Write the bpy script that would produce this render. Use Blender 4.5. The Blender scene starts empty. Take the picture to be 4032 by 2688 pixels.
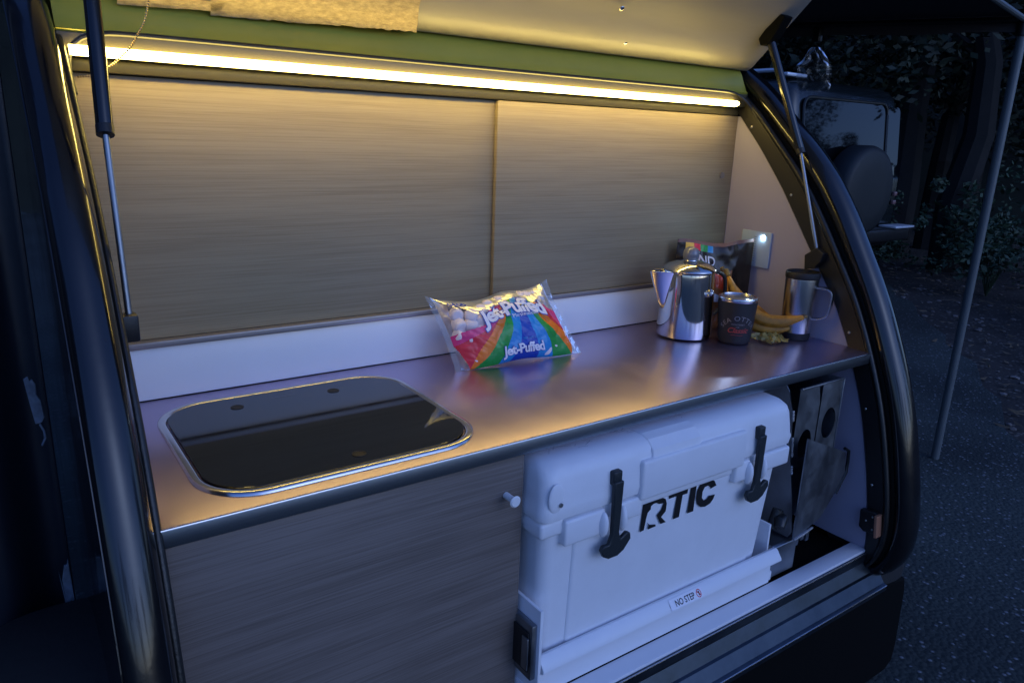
import bpy, bmesh, math, random
from mathutils import Vector, Matrix, noise
random.seed(7)
sc = bpy.context.scene
# ------------------------------------------------------------------ camera
cam_d = bpy.data.cameras.new('camera'); cam = bpy.data.objects.new('camera', cam_d)
sc.collection.objects.link(cam); sc.camera = cam
cam.matrix_world = Matrix(((0.818114, 0.127583, -0.560724, -0.436874), (-0.573962, 0.241261, -0.782535, -0.856621),
                           (0.035443, 0.962037, 0.270607, 0.458132), (0, 0, 0, 1)))
cam_d.lens = 25.96; cam_d.sensor_width = 36; cam_d.clip_start = .01; cam_d.clip_end = 400
# ------------------------------------------------------------------ sky at dusk
w = bpy.data.worlds.new('World'); sc.world = w; w.use_nodes = True
wn = w.node_tree.nodes; wl = w.node_tree.links
bg = wn['Background']; sky = wn.new('ShaderNodeTexSky'); sky.sky_type = 'NISHITA'; sky.sun_disc = False
sky.sun_elevation = math.radians(28.0); sky.sun_rotation = math.radians(165)
SKY_TINT = (0.335, 0.51, 1.02, 1)
tint = wn.new('ShaderNodeMix'); tint.data_type = 'RGBA'; tint.blend_type = 'MULTIPLY'; tint.inputs[0].default_value = 1
wl.new(sky.outputs[0], tint.inputs[6]); tint.inputs[7].default_value = SKY_TINT
wl.new(tint.outputs[2], bg.inputs[0]); bg.inputs[1].default_value = 0.08
sc.view_settings.view_transform = 'Standard'; sc.view_settings.look = 'None'; sc.view_settings.gamma = 1
sc.view_settings.exposure = 1.2
LED_STRENGTH = 11.5
# ------------------------------------------------------------------ constants
W = 1.2; XL = -0.325; D = .456; GZ = -.9
col = sc.collection
# ------------------------------------------------------------------ materials
def mat(name, c, rough=.5, metal=0, spec=.5, bump=0, bscale=200, var=0, vscale=8, stretch=(1, 1, 1), aniso=0, coat=0, rvar=0, sheen=0):
    m = bpy.data.materials.new(name); m.use_nodes = True; n = m.node_tree.nodes; l = m.node_tree.links
    b = n['Principled BSDF']; b.inputs['Base Color'].default_value = (*c, 1); b.inputs['Roughness'].default_value = rough
    b.inputs['Metallic'].default_value = metal; b.inputs['Specular IOR Level'].default_value = spec
    b.inputs['Anisotropic'].default_value = aniso; b.inputs['Coat Weight'].default_value = coat
    tc = n.new('ShaderNodeTexCoord'); mp = n.new('ShaderNodeMapping'); l.new(tc.outputs['Object'], mp.inputs[0])
    mp.inputs['Scale'].default_value = stretch
    if var or rvar:
        t = n.new('ShaderNodeTexNoise'); t.inputs['Scale'].default_value = vscale; t.inputs['Detail'].default_value = 7
        t.inputs['Roughness'].default_value = .65
        l.new(mp.outputs[0], t.inputs[0])
        if var:
            r = n.new('ShaderNodeMapRange'); r.inputs[1].default_value = .3; r.inputs[2].default_value = .7
            r.inputs[3].default_value = 1 - var; r.inputs[4].default_value = 1 + var; l.new(t.outputs[0], r.inputs[0])
            x = n.new('ShaderNodeMix'); x.data_type = 'RGBA'; x.blend_type = 'MULTIPLY'; x.inputs[0].default_value = 1
            x.inputs[6].default_value = (*c, 1); l.new(r.outputs[0], x.inputs[7]); l.new(x.outputs[2], b.inputs['Base Color'])
        if rvar:
            r = n.new('ShaderNodeMapRange'); r.inputs[1].default_value = .3; r.inputs[2].default_value = .7
            r.inputs[3].default_value = max(.02, rough - rvar); r.inputs[4].default_value = rough + rvar
            l.new(t.outputs[0], r.inputs[0]); l.new(r.outputs[0], b.inputs['Roughness'])
    if bump:
        t2 = n.new('ShaderNodeTexNoise'); t2.inputs['Scale'].default_value = bscale; t2.inputs['Detail'].default_value = 4
        l.new(mp.outputs[0], t2.inputs[0])
        bp = n.new('ShaderNodeBump'); bp.inputs['Strength'].default_value = bump; bp.inputs['Distance'].default_value = .002
        l.new(t2.outputs[0], bp.inputs['Height']); l.new(bp.outputs[0], b.inputs['Normal'])
    return m

def emis(name, c, s):
    m = bpy.data.materials.new(name); m.use_nodes = True; n = m.node_tree.nodes
    b = n['Principled BSDF']; b.inputs['Emission Color'].default_value = (*c, 1); b.inputs['Emission Strength'].default_value = s
    b.inputs['Base Color'].default_value = (.8, .8, .8, 1)
    return m

def wood_mat(name, c1, c2, rough=.45):
    m = bpy.data.materials.new(name); m.use_nodes = True; n = m.node_tree.nodes; l = m.node_tree.links
    b = n['Principled BSDF']; b.inputs['Roughness'].default_value = rough
    b.inputs['Specular IOR Level'].default_value = .35
    tc = n.new('ShaderNodeTexCoord')
    def nz(sx, sz, scale, det=8):
        mp = n.new('ShaderNodeMapping'); mp.inputs['Scale'].default_value = (sx, 1, sz); l.new(tc.outputs['Object'], mp.inputs[0])
        t = n.new('ShaderNodeTexNoise'); t.inputs['Scale'].default_value = scale; t.inputs['Detail'].default_value = det
        t.inputs['Roughness'].default_value = .6; t.inputs['Distortion'].default_value = .3
        l.new(mp.outputs[0], t.inputs[0]); return t
    a = nz(1.3, 150, 2.2); bb = nz(5, 800, 1.6); cc = nz(.8, 9, 2.0, 3)
    def mx(x, y, f):
        q = n.new('ShaderNodeMath'); q.operation = 'MULTIPLY_ADD'; l.new(x, q.inputs[0]); q.inputs[1].default_value = f
        l.new(y, q.inputs[2]) if y is not None else None
        return q.outputs[0]
    s1 = n.new('ShaderNodeMath'); s1.operation = 'MULTIPLY'; s1.inputs[1].default_value = .45; l.new(cc.outputs[0], s1.inputs[0])
    s = mx(bb.outputs[0], mx(a.outputs[0], s1.outputs[0], .75), .8)
    r = n.new('ShaderNodeValToRGB'); r.color_ramp.elements[0].position = .76; r.color_ramp.elements[0].color = (*c1, 1)
    r.color_ramp.elements[1].position = 1.22; r.color_ramp.elements[1].color = (*c2, 1)
    r.color_ramp.elements[1].position = 1.0
    sub = n.new('ShaderNodeMath'); sub.operation = 'ADD'; sub.inputs[1].default_value = -.1; l.new(s, sub.inputs[0])
    l.new(sub.outputs[0], r.inputs[0]); l.new(r.outputs[0], b.inputs['Base Color'])
    bp = n.new('ShaderNodeBump'); bp.inputs['Strength'].default_value = .25; bp.inputs['Distance'].default_value = .0006
    l.new(bb.outputs[0], bp.inputs['Height']); l.new(bp.outputs[0], b.inputs['Normal'])
    return m

def film_mat(name, tintc, base, rough=.12):
    m = bpy.data.materials.new(name); m.use_nodes = True; n = m.node_tree.nodes; l = m.node_tree.links
    n.remove(n['Principled BSDF']); o = n['Material Output']
    tr = n.new('ShaderNodeBsdfTransparent'); tr.inputs[0].default_value = (*tintc, 1)
    gl = n.new('ShaderNodeBsdfGlossy'); gl.inputs['Roughness'].default_value = rough; gl.inputs[0].default_value = (1, 1, 1, 1)
    lw = n.new('ShaderNodeFresnel'); lw.inputs[0].default_value = 1.5
    ad = n.new('ShaderNodeMath'); ad.operation = 'ADD'; ad.inputs[1].default_value = base; l.new(lw.outputs[0], ad.inputs[0])
    mx = n.new('ShaderNodeMixShader'); l.new(ad.outputs[0], mx.inputs[0]); l.new(tr.outputs[0], mx.inputs[1]); l.new(gl.outputs[0], mx.inputs[2])
    l.new(mx.outputs[0], o.inputs[0]); return m

M = dict(
    white=mat('white_laminate', (.76, .76, .79), .38, var=.03, vscale=4, bump=.15, bscale=500),
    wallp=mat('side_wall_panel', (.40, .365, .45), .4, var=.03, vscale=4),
    bsplash=mat('cool_white_laminate', (.72, .77, .84), .38, var=.03, vscale=4),
    track=mat('beige_track', (.085, .075, .045), .4),
    sillm=mat('dark_sill_metal', (.055, .068, .085), .33, .9, var=.35, vscale=9, rvar=.1),
    apron=mat('apron_steel', (.34, .38, .42), .34, 1, var=.1, stretch=(1, 20, 20)),
    dead=mat('matte_black_plastic', (.0015, .0015, .0015), .8, spec=.12),
    roto=mat('rotomoulded_plastic', (.80, .80, .83), .42, bump=.35, bscale=900, var=.03, vscale=14),
    black=mat('gloss_black_paint', (.005, .005, .006), .17, spec=.5, coat=.3, rvar=.07, vscale=9, bump=.05, bscale=90),
    satin=mat('satin_black_aluminium', (.012, .011, .011), .42, bump=.2, bscale=700),
    rubber=mat('black_rubber', (.012, .012, .012), .34, bump=.3, bscale=300),
    latch=mat('latch_rubber', (.014, .02, .024), .5, bump=.3, bscale=300),
    steel=mat('brushed_counter_steel', (.52, .43, .60), .31, 1, bump=.02, bscale=90, stretch=(4, 1.2, 1), rvar=.035, var=.04, vscale=5, aniso=.3),
    rimsteel=mat('sink_rim_steel', (.62, .6, .6), .2, 1),
    alu=mat('dull_aluminium', (.30, .32, .35), .42, 1, var=.18, vscale=14, bump=.2, bscale=120, rvar=.1),
    weld=mat('weld_bead', (.5, .5, .52), .35, 1, bump=.8, bscale=300),
    chrome=mat('polished_stainless', (.66, .64, .62), .07, 1, rvar=.03, vscale=20),
    satinsteel=mat('satin_stainless', (.58, .57, .57), .22, 1, stretch=(40, 40, 1), bump=.15, bscale=30),
    glass_lid=mat('black_sink_glass', (.003, .003, .003), .045, spec=.6, rvar=.03, vscale=12),
    hole=mat('dark_recess', (.002, .002, .002), .6),
    header=mat('header_glare_olive', (.40, .36, .045), .35, var=.06),  # glare around the light strip is put into this olive base colour
    hatch=mat('hatch_liner', (.27, .25, .215), .4, var=.05, vscale=3, stretch=(1, 6, 6), bump=.1),
    tape=mat('masking_tape', (.42, .33, .19), .8, bump=1, bscale=260, var=.35, vscale=150, stretch=(.5, 1, 1)),
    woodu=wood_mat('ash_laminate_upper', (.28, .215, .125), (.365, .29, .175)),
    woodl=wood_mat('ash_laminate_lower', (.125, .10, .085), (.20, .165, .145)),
    rail=mat('anodised_rail', (.30, .28, .28), .35, .6),
    knobwhite=mat('white_plastic_knob', (.8, .8, .8), .35),
    ink=mat('black_print', (.008, .008, .01), .45),
    brass=mat('beaded_chain_brass', (.8, .62, .3), .25, 1),
    copper=mat('bare_metal_edge', (.55, .26, .16), .4, .6),
    screw=mat('screw_head', (.55, .53, .5), .3, 1),
    banana=mat('banana_peel', (.46, .21, .024), .5, var=.5, vscale=25, bump=.2, bscale=60),
    stem=mat('banana_stem', (.20, .14, .05), .6, var=.3, vscale=30),
    snackblack=mat('dark_foil_pouch', (.02, .014, .012), .25, bump=.8, bscale=22),
    snackred=mat('red_pouch', (.5, .06, .03), .3, bump=.8, bscale=25),
    snackorange=mat('amber_pouch', (.28, .10, .03), .3, bump=.8, bscale=25),
    marsh=mat('marshmallow', (.86, .74, .70), .75, bump=.3, bscale=80),
    mugblack=mat('powder_coat_black', (.010, .009, .012), .5, bump=.6, bscale=1200),
    lidclear=mat('smoked_clear_lid', (.18, .18, .2), .12, spec=.8),
    tyre=mat('tyre_rubber', (.012, .012, .013), .75, bump=.6, bscale=60),
    jeep=mat('dark_vehicle_paint', (.006, .009, .010), .22, coat=.3),
    cover=mat('spare_cover_vinyl', (.008, .011, .012), .6, bump=.2, bscale=80),
    glassdark=mat('tinted_vehicle_glass', (.003, .004, .005), .03, spec=.25, coat=0),
    chromebar=mat('pale_bumper_bar', (.7, .74, .8), .3, .3),
    lensred=mat('lamp_lens', (.22, .12, .12), .15),
    pole=mat('grey_pole_coating', (.11, .125, .13), .4, bump=.1),
    canopy=mat('dark_canopy_fabric', (.05, .043, .045), .8, bump=.5, bscale=400),
    bark=mat('dark_bark', (.011, .010, .009), .85, bump=1, bscale=40, var=.3),
    leafA=mat('dark_leaf', (.018, .028, .014), .6, var=.4, vscale=2),
    leafB=mat('shrub_leaf', (.03, .06, .03), .6, var=.4, vscale=4),
    ledcool=emis('cool_indicator_light', (.55, .8, 1.0), 90),
    plate=mat('switch_plate', (.42, .52, .66), .3),
    plateprint=mat('switch_plate_print', (.2, .22, .25), .4),
)
M['led'] = emis('warm_led_diffuser', (1.0, .735, .18), LED_STRENGTH)
def stripe(name, c, r=.25): M[name] = mat(name, c, r, bump=.4, bscale=120)
stripe('pink', (.72, .05, .20)); stripe('red', (.66, .025, .04)); stripe('orange', (.85, .20, .012)); stripe('green', (.02, .30, .045))
stripe('lightblue', (.02, .27, .62)); stripe('blue', (.015, .06, .42)); stripe('whiteprint', (.82, .80, .84)); stripe('yellow', (.8, .5, .05))
M['film'] = film_mat('clear_film', (.95, .95, .97), -.028, .34)
M['pouchfilm'] = film_mat('crumpled_clear_plastic', (.84, .85, .88), .02, .36)

# asphalt with aggregate, gravel shoulder
def ground_mat(name, c, stone, scale, thr, rough=.8):
    m = mat(name, c, rough); n = m.node_tree.nodes; l = m.node_tree.links; b = n['Principled BSDF']
    tc = n['Texture Coordinate']
    v = n.new('ShaderNodeTexVoronoi'); v.inputs['Scale'].default_value = scale; l.new(tc.outputs['Object'], v.inputs[0])
    sp = n.new('ShaderNodeSeparateColor'); l.new(v.outputs['Color'], sp.inputs[0])
    g = n.new('ShaderNodeMath'); g.operation = 'GREATER_THAN'; g.inputs[1].default_value = thr; l.new(sp.outputs[0], g.inputs[0])
    d = n.new('ShaderNodeMapRange'); l.new(v.outputs['Distance'], d.inputs[0]); d.inputs[1].default_value = .25; d.inputs[2].default_value = .5
    d.inputs[3].default_value = 1; d.inputs[4].default_value = 0
    mu = n.new('ShaderNodeMath'); mu.operation = 'MULTIPLY'; l.new(g.outputs[0], mu.inputs[0]); l.new(d.outputs[0], mu.inputs[1])
    nz = n.new('ShaderNodeTexNoise'); nz.inputs['Scale'].default_value = 1.5; nz.inputs['Detail'].default_value = 8; l.new(tc.outputs['Object'], nz.inputs[0])
    r = n.new('ShaderNodeMapRange'); r.inputs[1].default_value = .3; r.inputs[2].default_value = .7; r.inputs[3].default_value = .55; r.inputs[4].default_value = 1.45
    l.new(nz.outputs[0], r.inputs[0])
    mb = n.new('ShaderNodeMix'); mb.data_type = 'RGBA'; mb.blend_type = 'MULTIPLY'; mb.inputs[0].default_value = 1; mb.inputs[6].default_value = (*c, 1)
    l.new(r.outputs[0], mb.inputs[7])
    mx = n.new('ShaderNodeMix'); mx.data_type = 'RGBA'; l.new(mu.outputs[0], mx.inputs[0]); l.new(mb.outputs[2], mx.inputs[6]); mx.inputs[7].default_value = (*stone, 1)
    l.new(mx.outputs[2], b.inputs['Base Color'])
    bp = n.new('ShaderNodeBump'); bp.inputs['Strength'].default_value = .45; bp.inputs['Distance'].default_value = .008
    iv = n.new('ShaderNodeMath'); iv.operation = 'SUBTRACT'; iv.inputs[0].default_value = 1; l.new(v.outputs['Distance'], iv.inputs[1])
    l.new(iv.outputs[0], bp.inputs['Height']); l.new(bp.outputs[0], b.inputs['Normal'])
    return m
M['asphalt'] = ground_mat('worn_asphalt', (.038, .046, .040), (.20, .20, .21), 70, .84)
M['gravel'] = ground_mat('leaf_litter_gravel', (.04, .032, .027), (.15, .13, .11), 38, .78, .95)

# ------------------------------------------------------------------ mesh helpers
class MB:
    def __init__(s): s.bm = bmesh.new()
    def box(s, a, b, bev=0, seg=2, mi=0):
        r = bmesh.ops.create_cube(s.bm, size=1)
        c = [(a[i] + b[i]) / 2 for i in range(3)]; d = [abs(b[i] - a[i]) for i in range(3)]
        for v in r['verts']: v.co = Vector([c[i] + v.co[i] * d[i] for i in range(3)])
        fs = list({f for v in r['verts'] for f in v.link_faces})
        if bev:
            e = list({e for v in r['verts'] for e in v.link_edges})
            q = bmesh.ops.bevel(s.bm, geom=e, offset=bev, segments=seg, profile=.5, affect='EDGES')
            fs = list(set(q['faces']) | {f for f in fs if f.is_valid})
        for f in fs:
            if f.is_valid: f.material_index = mi
        return s
    def tube(s, pts, r, seg=10, caps=True):
        pts = [Vector(p) for p in pts]; n = len(pts); rs = r if isinstance(r, (list, tuple)) else [r] * n
        rings = []; up = None
        for i, p in enumerate(pts):
            t = (pts[min(i + 1, n - 1)] - pts[max(i - 1, 0)]).normalized()
            if up is None: up = t.orthogonal().normalized()
            up = (up - t * up.dot(t)).normalized(); sd = t.cross(up)
            rings.append([s.bm.verts.new(p + (up * math.cos(2 * math.pi * k / seg) + sd * math.sin(2 * math.pi * k / seg)) * rs[i]) for k in range(seg)])
        for a, b in zip(rings, rings[1:]):
            for k in range(seg): s.bm.faces.new((a[k], a[(k + 1) % seg], b[(k + 1) % seg], b[k]))
        if caps: s.bm.faces.new(rings[0][::-1]); s.bm.faces.new(rings[-1])
        return s
    def lathe(s, prof, cx=0, cy=0, seg=48, caps=(True, True)):
        rings = []
        for r, z in prof:
            rings.append([s.bm.verts.new((cx + r * math.cos(2 * math.pi * k / seg), cy + r * math.sin(2 * math.pi * k / seg), z)) for k in range(seg)])
        for a, b in zip(rings, rings[1:]):
            for k in range(seg): s.bm.faces.new((a[k], a[(k + 1) % seg], b[(k + 1) % seg], b[k]))
        if caps[0]: s.bm.faces.new(rings[0][::-1])
        if caps[1]: s.bm.faces.new(rings[-1])
        return s
    def prism(s, poly, axis, lo, hi, mi=0):
        def P(a, b, c): return {'x': (c, a, b), 'y': (a, c, b), 'z': (a, b, c)}[axis]
        A = [s.bm.verts.new(P(a, b, lo)) for a, b in poly]; B = [s.bm.verts.new(P(a, b, hi)) for a, b in poly]
        n = len(poly); fs = [s.bm.faces.new(A), s.bm.faces.new(B[::-1])]
        for i in range(n): fs.append(s.bm.faces.new((A[i], B[i], B[(i + 1) % n], A[(i + 1) % n])))
        for f in fs: f.material_index = mi
        return s
    def sweep(s, rows, closed=True, caps=True):
        R = [[s.bm.verts.new(p) for p in row] for row in rows]; m = len(rows[0])
        for a, b in zip(R, R[1:]):
            for k in range(m if closed else m - 1): s.bm.faces.new((a[k], a[(k + 1) % m], b[(k + 1) % m], b[k]))
        if caps and closed: s.bm.faces.new(R[0][::-1]); s.bm.faces.new(R[-1])
        return s
    def tri(s):
        s.bm.normal_update()
        bmesh.ops.triangulate(s.bm, faces=[f for f in s.bm.faces if len(f.verts) > 4]); return s
    def build(s, name, mats, parent=None, smooth=True, ang=35, bevel=0):
        bmesh.ops.recalc_face_normals(s.bm, faces=s.bm.faces)
        me = bpy.data.meshes.new(name); s.bm.to_mesh(me); s.bm.free()
        for m in (mats if isinstance(mats, (list, tuple)) else [mats]): me.materials.append(M[m])
        o = bpy.data.objects.new(name, me); col.objects.link(o); o.parent = parent
        if smooth:
            me.polygons.foreach_set('use_smooth', [True] * len(me.polygons))
            try: me.set_sharp_from_angle(angle=math.radians(ang))
            except Exception: pass
        if bevel:
            b = o.modifiers.new('edge', 'BEVEL'); b.width = bevel; b.segments = 3; b.limit_method = 'ANGLE'; b.angle_limit = math.radians(40)
        return o
def boxo(name, a, b, m, parent, bev=.001, seg=2): return MB().box(a, b, bev, seg).build(name, m, parent)
def thing(name, label, cat, loc=(0, 0, 0), rz=0, group=None):
    o = bpy.data.objects.new(name, None); col.objects.link(o); o.location = loc; o.rotation_euler = (0, 0, rz)
    o['label'] = label; o['category'] = cat
    if group: o['group'] = group
    o.empty_display_size = .05; return o
def tag(o, label, cat, group=None):
    o['label'] = label; o['category'] = cat
    if group: o['group'] = group
    return o
def local(o, loc):   # shift a world-space mesh so that its parent Empty can sit at loc
    for v in o.data.vertices: v.co -= Vector(loc)
def resample(pts, n):
    pts = [Vector(p) for p in pts]; d = [0]
    for a, b in zip(pts, pts[1:]): d.append(d[-1] + (b - a).length)
    out = []
    for i in range(n):
        t = d[-1] * i / (n - 1); k = max(j for j in range(len(d)) if d[j] <= t + 1e-9); k = min(k, len(pts) - 2)
        f = (t - d[k]) / (d[k + 1] - d[k]); out.append(pts[k].lerp(pts[k + 1], f))
    for _ in range(3):
        out = [out[0]] + [(out[i - 1] + out[i] * 2 + out[i + 1]) / 4 for i in range(1, n - 1)] + [out[-1]]
    return out
def text_mesh(s, size, fn, name, m, parent, extrude=.0, offset=0.0, shear=0, space=1, sub=2, align='CENTER'):
    cu = bpy.data.curves.new(name, 'FONT'); cu.body = s; cu.size = size; cu.align_x = align; cu.offset = offset; cu.shear = shear
    cu.space_character = space; cu.resolution_u = 4
    t = bpy.data.objects.new(name, cu); col.objects.link(t); dg = bpy.context.evaluated_depsgraph_get()
    me = bpy.data.meshes.new_from_object(t.evaluated_get(dg)); bpy.data.objects.remove(t); bpy.data.curves.remove(cu)
    bm = bmesh.new(); bm.from_mesh(me)
    if sub:
        bmesh.ops.triangulate(bm, faces=bm.faces)
        bmesh.ops.subdivide_edges(bm, edges=[e for e in bm.edges if e.calc_length() > size * .18], cuts=sub)
    for v in bm.verts: v.co = Vector(fn(v.co.x, v.co.y))
    bm.to_mesh(me); bm.free(); me.name = name; me.materials.clear(); me.materials.append(M[m])
    o = bpy.data.objects.new(name, me); col.objects.link(o); o.parent = parent; return o

# ================================================================== SETTING: ground
bm = MB(); bm.bm.faces.new([bm.bm.verts.new(p) for p in ((-120, -120, GZ - .03), (140, -120, GZ - .03), (140, 160, GZ - .03), (-120, 160, GZ - .03))])
g = bm.build('ground', 'gravel', None, False); g['kind'] = 'structure'; g['label'] = 'dark leaf littered gravel ground beyond the asphalt'
EDGE = [(3.15, -.5), (3.37, .33), (4.7, 1.15), (5.29, 1.6), (6.41, 2.45), (7.17, 3.1), (9.5, 5.4), (14, 10), (30, 26)]
edge = resample([Vector(p) for p in [(2.9, -30), (2.95, -8)] + EDGE], 260)
random.seed(3)
bm = MB(); top = []; 
ev = []
for i, p in enumerate(edge):
    j = noise.noise(Vector((p.x * 3.1, p.y * 3.1, 0))) * .09 + noise.noise(Vector((p.x * 11, p.y * 11, 3))) * .035
    ev.append((p.x + j, p.y - j * .6))
for lo, hi in zip(ev, ev[1:]):
    x0 = -40; vs = [(x0, lo[1], GZ), (lo[0], lo[1], GZ), (hi[0], hi[1], GZ), (x0, hi[1], GZ)]
    bm.bm.faces.new([bm.bm.verts.new(v) for v in vs])
    bm.bm.faces.new([bm.bm.verts.new(v) for v in ((lo[0], lo[1], GZ), (lo[0] + .01, lo[1], GZ - .029), (hi[0] + .01, hi[1], GZ - .029), (hi[0], hi[1], GZ))])
bmesh.ops.remove_doubles(bm.bm, verts=bm.bm.verts, dist=1e-5)
a = bm.build('road', 'asphalt', None, False); a['kind'] = 'structure'; a['label'] = 'worn grey asphalt road with pale aggregate'
# added dark slope that blocks the bright horizon sky beyond the road
b = MB(); NA, NR = 90, 14; G = []
for i in range(NA + 1):
    a_ = math.radians(0 + 188 * i / NA); row = []
    for j in range(NR + 1):
        f = j / NR; r = 13 + 30 * f + 1.5 * noise.noise(Vector((a_ * 3, 1, 2)))
        z = GZ - .1 + 24 * f ** .8 * (1 + .25 * noise.noise(Vector((a_ * 4, f * 3, 5)))) + .5 * noise.noise(Vector((a_ * 22, f * 12, 1)))
        row.append(b.bm.verts.new((2 + r * math.cos(a_), r * math.sin(a_), z)))
    G.append(row)
for i in range(NA):
    for j in range(NR): b.bm.faces.new((G[i][j], G[i + 1][j], G[i + 1][j + 1], G[i][j + 1]))
M['backdrop'] = mat('sky_blocker_green', (.022, .026, .018), .95, var=.5, vscale=.8, bump=1, bscale=3)
g = b.build('sky_blocker', 'backdrop', None, True, 80); g['kind'] = 'structure'; g['label'] = 'added dark slope blocking the bright horizon sky beyond the road'
# loose stones along the shoulder: stuff
bm = MB(); random.seed(5)
for i in range(1500):
    t = random.choice(ev[40:200]); d = abs(random.gauss(0, .55)) + .01; x = t[0] + d + random.uniform(-.05, .1); y = t[1] - d * .5 + random.uniform(-.2, .2)
    r = random.uniform(.006, .026); q = bmesh.ops.create_icosphere(bm.bm, subdivisions=1, radius=r)
    for v in q['verts']: v.co = Vector((x, y, GZ - .025)) + Vector((v.co.x * random.uniform(.8, 1.5), v.co.y * random.uniform(.8, 1.5), v.co.z * .5))
M['stone'] = mat('loose_stones', (.16, .14, .13), .9, var=.4, vscale=3)
g = bm.build('shoulder_stones', 'stone', None, False); g['kind'] = 'stuff'; g['label'] = 'loose stones scattered along the asphalt edge'; g['category'] = 'stones'
# fallen leaves: stuff
bm = MB()
for i in range(2600):
    x = random.uniform(3.2, 12); y = random.uniform(-1.5, 7)
    if (y - .33) > (x - 3.3) * .72: continue
    a_ = random.uniform(0, 6.28); L = random.uniform(.02, .05); c, s_ = math.cos(a_), math.sin(a_); z = GZ - .022 + random.uniform(0, .02)
    bm.bm.faces.new([bm.bm.verts.new((x + c * u - s_ * v_, y + s_ * u + c * v_, z + abs(u) * random.uniform(0, .4))) for u, v_ in ((-L, 0), (0, -L * .35), (L, 0), (0, L * .35))])
M['litter'] = mat('dry_leaves', (.14, .10, .06), .9, var=.5, vscale=1)
g = bm.build('leaf_litter', 'litter', None, False); g['kind'] = 'stuff'; g['label'] = 'dry fallen leaves covering the roadside'; g['category'] = 'leaf litter'

# ================================================================== CAMPER TRAILER
T = thing('camper_trailer', 'black teardrop camper trailer with its lit rear galley hatch raised', 'camper trailer')
NP = 90
inner = [(.53, .60), (.475, .555), (.448, .528), (.368, .445), (.289, .351), (.209, .239), (.163, .176), (.104, .097), (.055, .006), (.008, -.106), (-.017, -.185),
         (-.045, -.296), (-.059, -.37), (-.070, -.44), (-.073, -.485), (-.066, -.505), (-.05, -.512)]
outer = [(.60, .72), (.53, .685), (.465, .645), (.387, .592), (.300, .512), (.236, .458), (.174, .394), (.114, .31), (.081, .254), (.030, .17), (-.001, .114), (-.026, .062), (-.062, -.019),
         (-.084, -.076), (-.109, -.152), (-.129, -.231), (-.145, -.305), (-.157, -.378), (-.160, -.433), (-.153, -.476), (-.132, -.518), (-.100, -.551), (-.066, -.559), (-.045, -.558)]
PI = resample([Vector((a, b, 0)) for a, b in inner], NP); PO = resample([Vector((a, b, 0)) for a, b in outer], NP)
def arch(side):
    sx = (lambda x: W + x) if side > 0 else (lambda x: XL - x * .8)
    def P(i, f, x):
        q = PI[i].lerp(PO[i], f); return Vector((sx(x), q.x, q.y))
    lab = 'curved black edge trim of the hatch opening'
    t = MB().sweep([[P(i, f, x) for f, x in ((0, .012), (0, -.004), (.02, -.006), (.42, -.006), (.45, -.002), (.45, .012))] for i in range(NP)]).build('arch_flange', 'satin', T)
    for k in (12, 26, 38, 50, 62, 74):
        p = P(k, .13, -.006); q = bmesh.new()
        bmesh.ops.create_uvsphere(q, u_segments=12, v_segments=6, radius=.0036)
        b2 = MB(); b2.bm = q
        for v in q.verts: v.co = Vector((v.co.x * .45, v.co.y, v.co.z)) + p
        b2.build('screw', 'screw', t)
    def ring(i, f0, x0, r, n=12):
        return [P(i, f0 + r / .11 * math.cos(2 * math.pi * k / n), x0 + r * math.sin(2 * math.pi * k / n)) for k in range(n)]
    MB().sweep([ring(i, .50, -.004, .0075) for i in range(6, NP)]).build('door_seal', 'rubber', T)
    MB().sweep([[P(i, f, x) for f, x in ((.42, .0), (.47, .020), (.66, .024), (.66, .03), (.42, .03))] for i in range(NP)]).build('seal_channel', 'satin', T)
    MB().sweep([[P(i, f, x) for f, x in ((.60, .034), (.605, .014), (.63, .007), (.68, .004), (.76, .003), (.84, .006), (.91, .012), (.97, .022), (.995, .036), (.99, .052), (.95, .064), (.88, .069), (.60, .069))] for i in range(NP)]).build('arch_rim', 'black', T, ang=60)
for s in (1, -1): arch(s)
# inner white side walls and outer skins
roof = [(.60, .72), (.8, .80), (1.1, .88), (1.5, .915), (1.9, .86), (2.25, .7), (2.5, .42), (2.6, .1), (2.62, -.3), (2.58, -.55), (-.03, -.55)]
for s in (1, -1):
    x0, x1 = (W, W + .03) if s > 0 else (XL, XL - .03)
    poly = [(p.x + .004, p.y) for p in PI[8:-3]]
    poly = [(.60, poly[0][1])] + poly + [(.60, poly[-1][1])]
    MB().prism(poly, 'x', x0, x1).tri().build('side_wall', 'wallp', T, False)
    xo, xi = (W + .0705, W + .040) if s > 0 else (XL - .0565, XL - .032)
    sk = [(PI[i].lerp(PO[i], .8).x, PI[i].lerp(PO[i], .8).y) for i in range(NP - 1, -1, -4)] + roof
    MB().prism(sk, 'x', xi, xo).tri().build('side_skin', 'black', T, False)
# roof skin
rp = [Vector((a, b, 0)) for a, b in [(.50, .665)] + roof[:-1]]; rp = resample(rp, 40)
MB().sweep([[(XL - .04, p.x, p.y), (W + .04, p.x, p.y), (W + .04, p.x - .004, p.y - .02), (XL - .04, p.x - .004, p.y - .02)] for p in rp]).build('roof', 'black', T)
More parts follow.
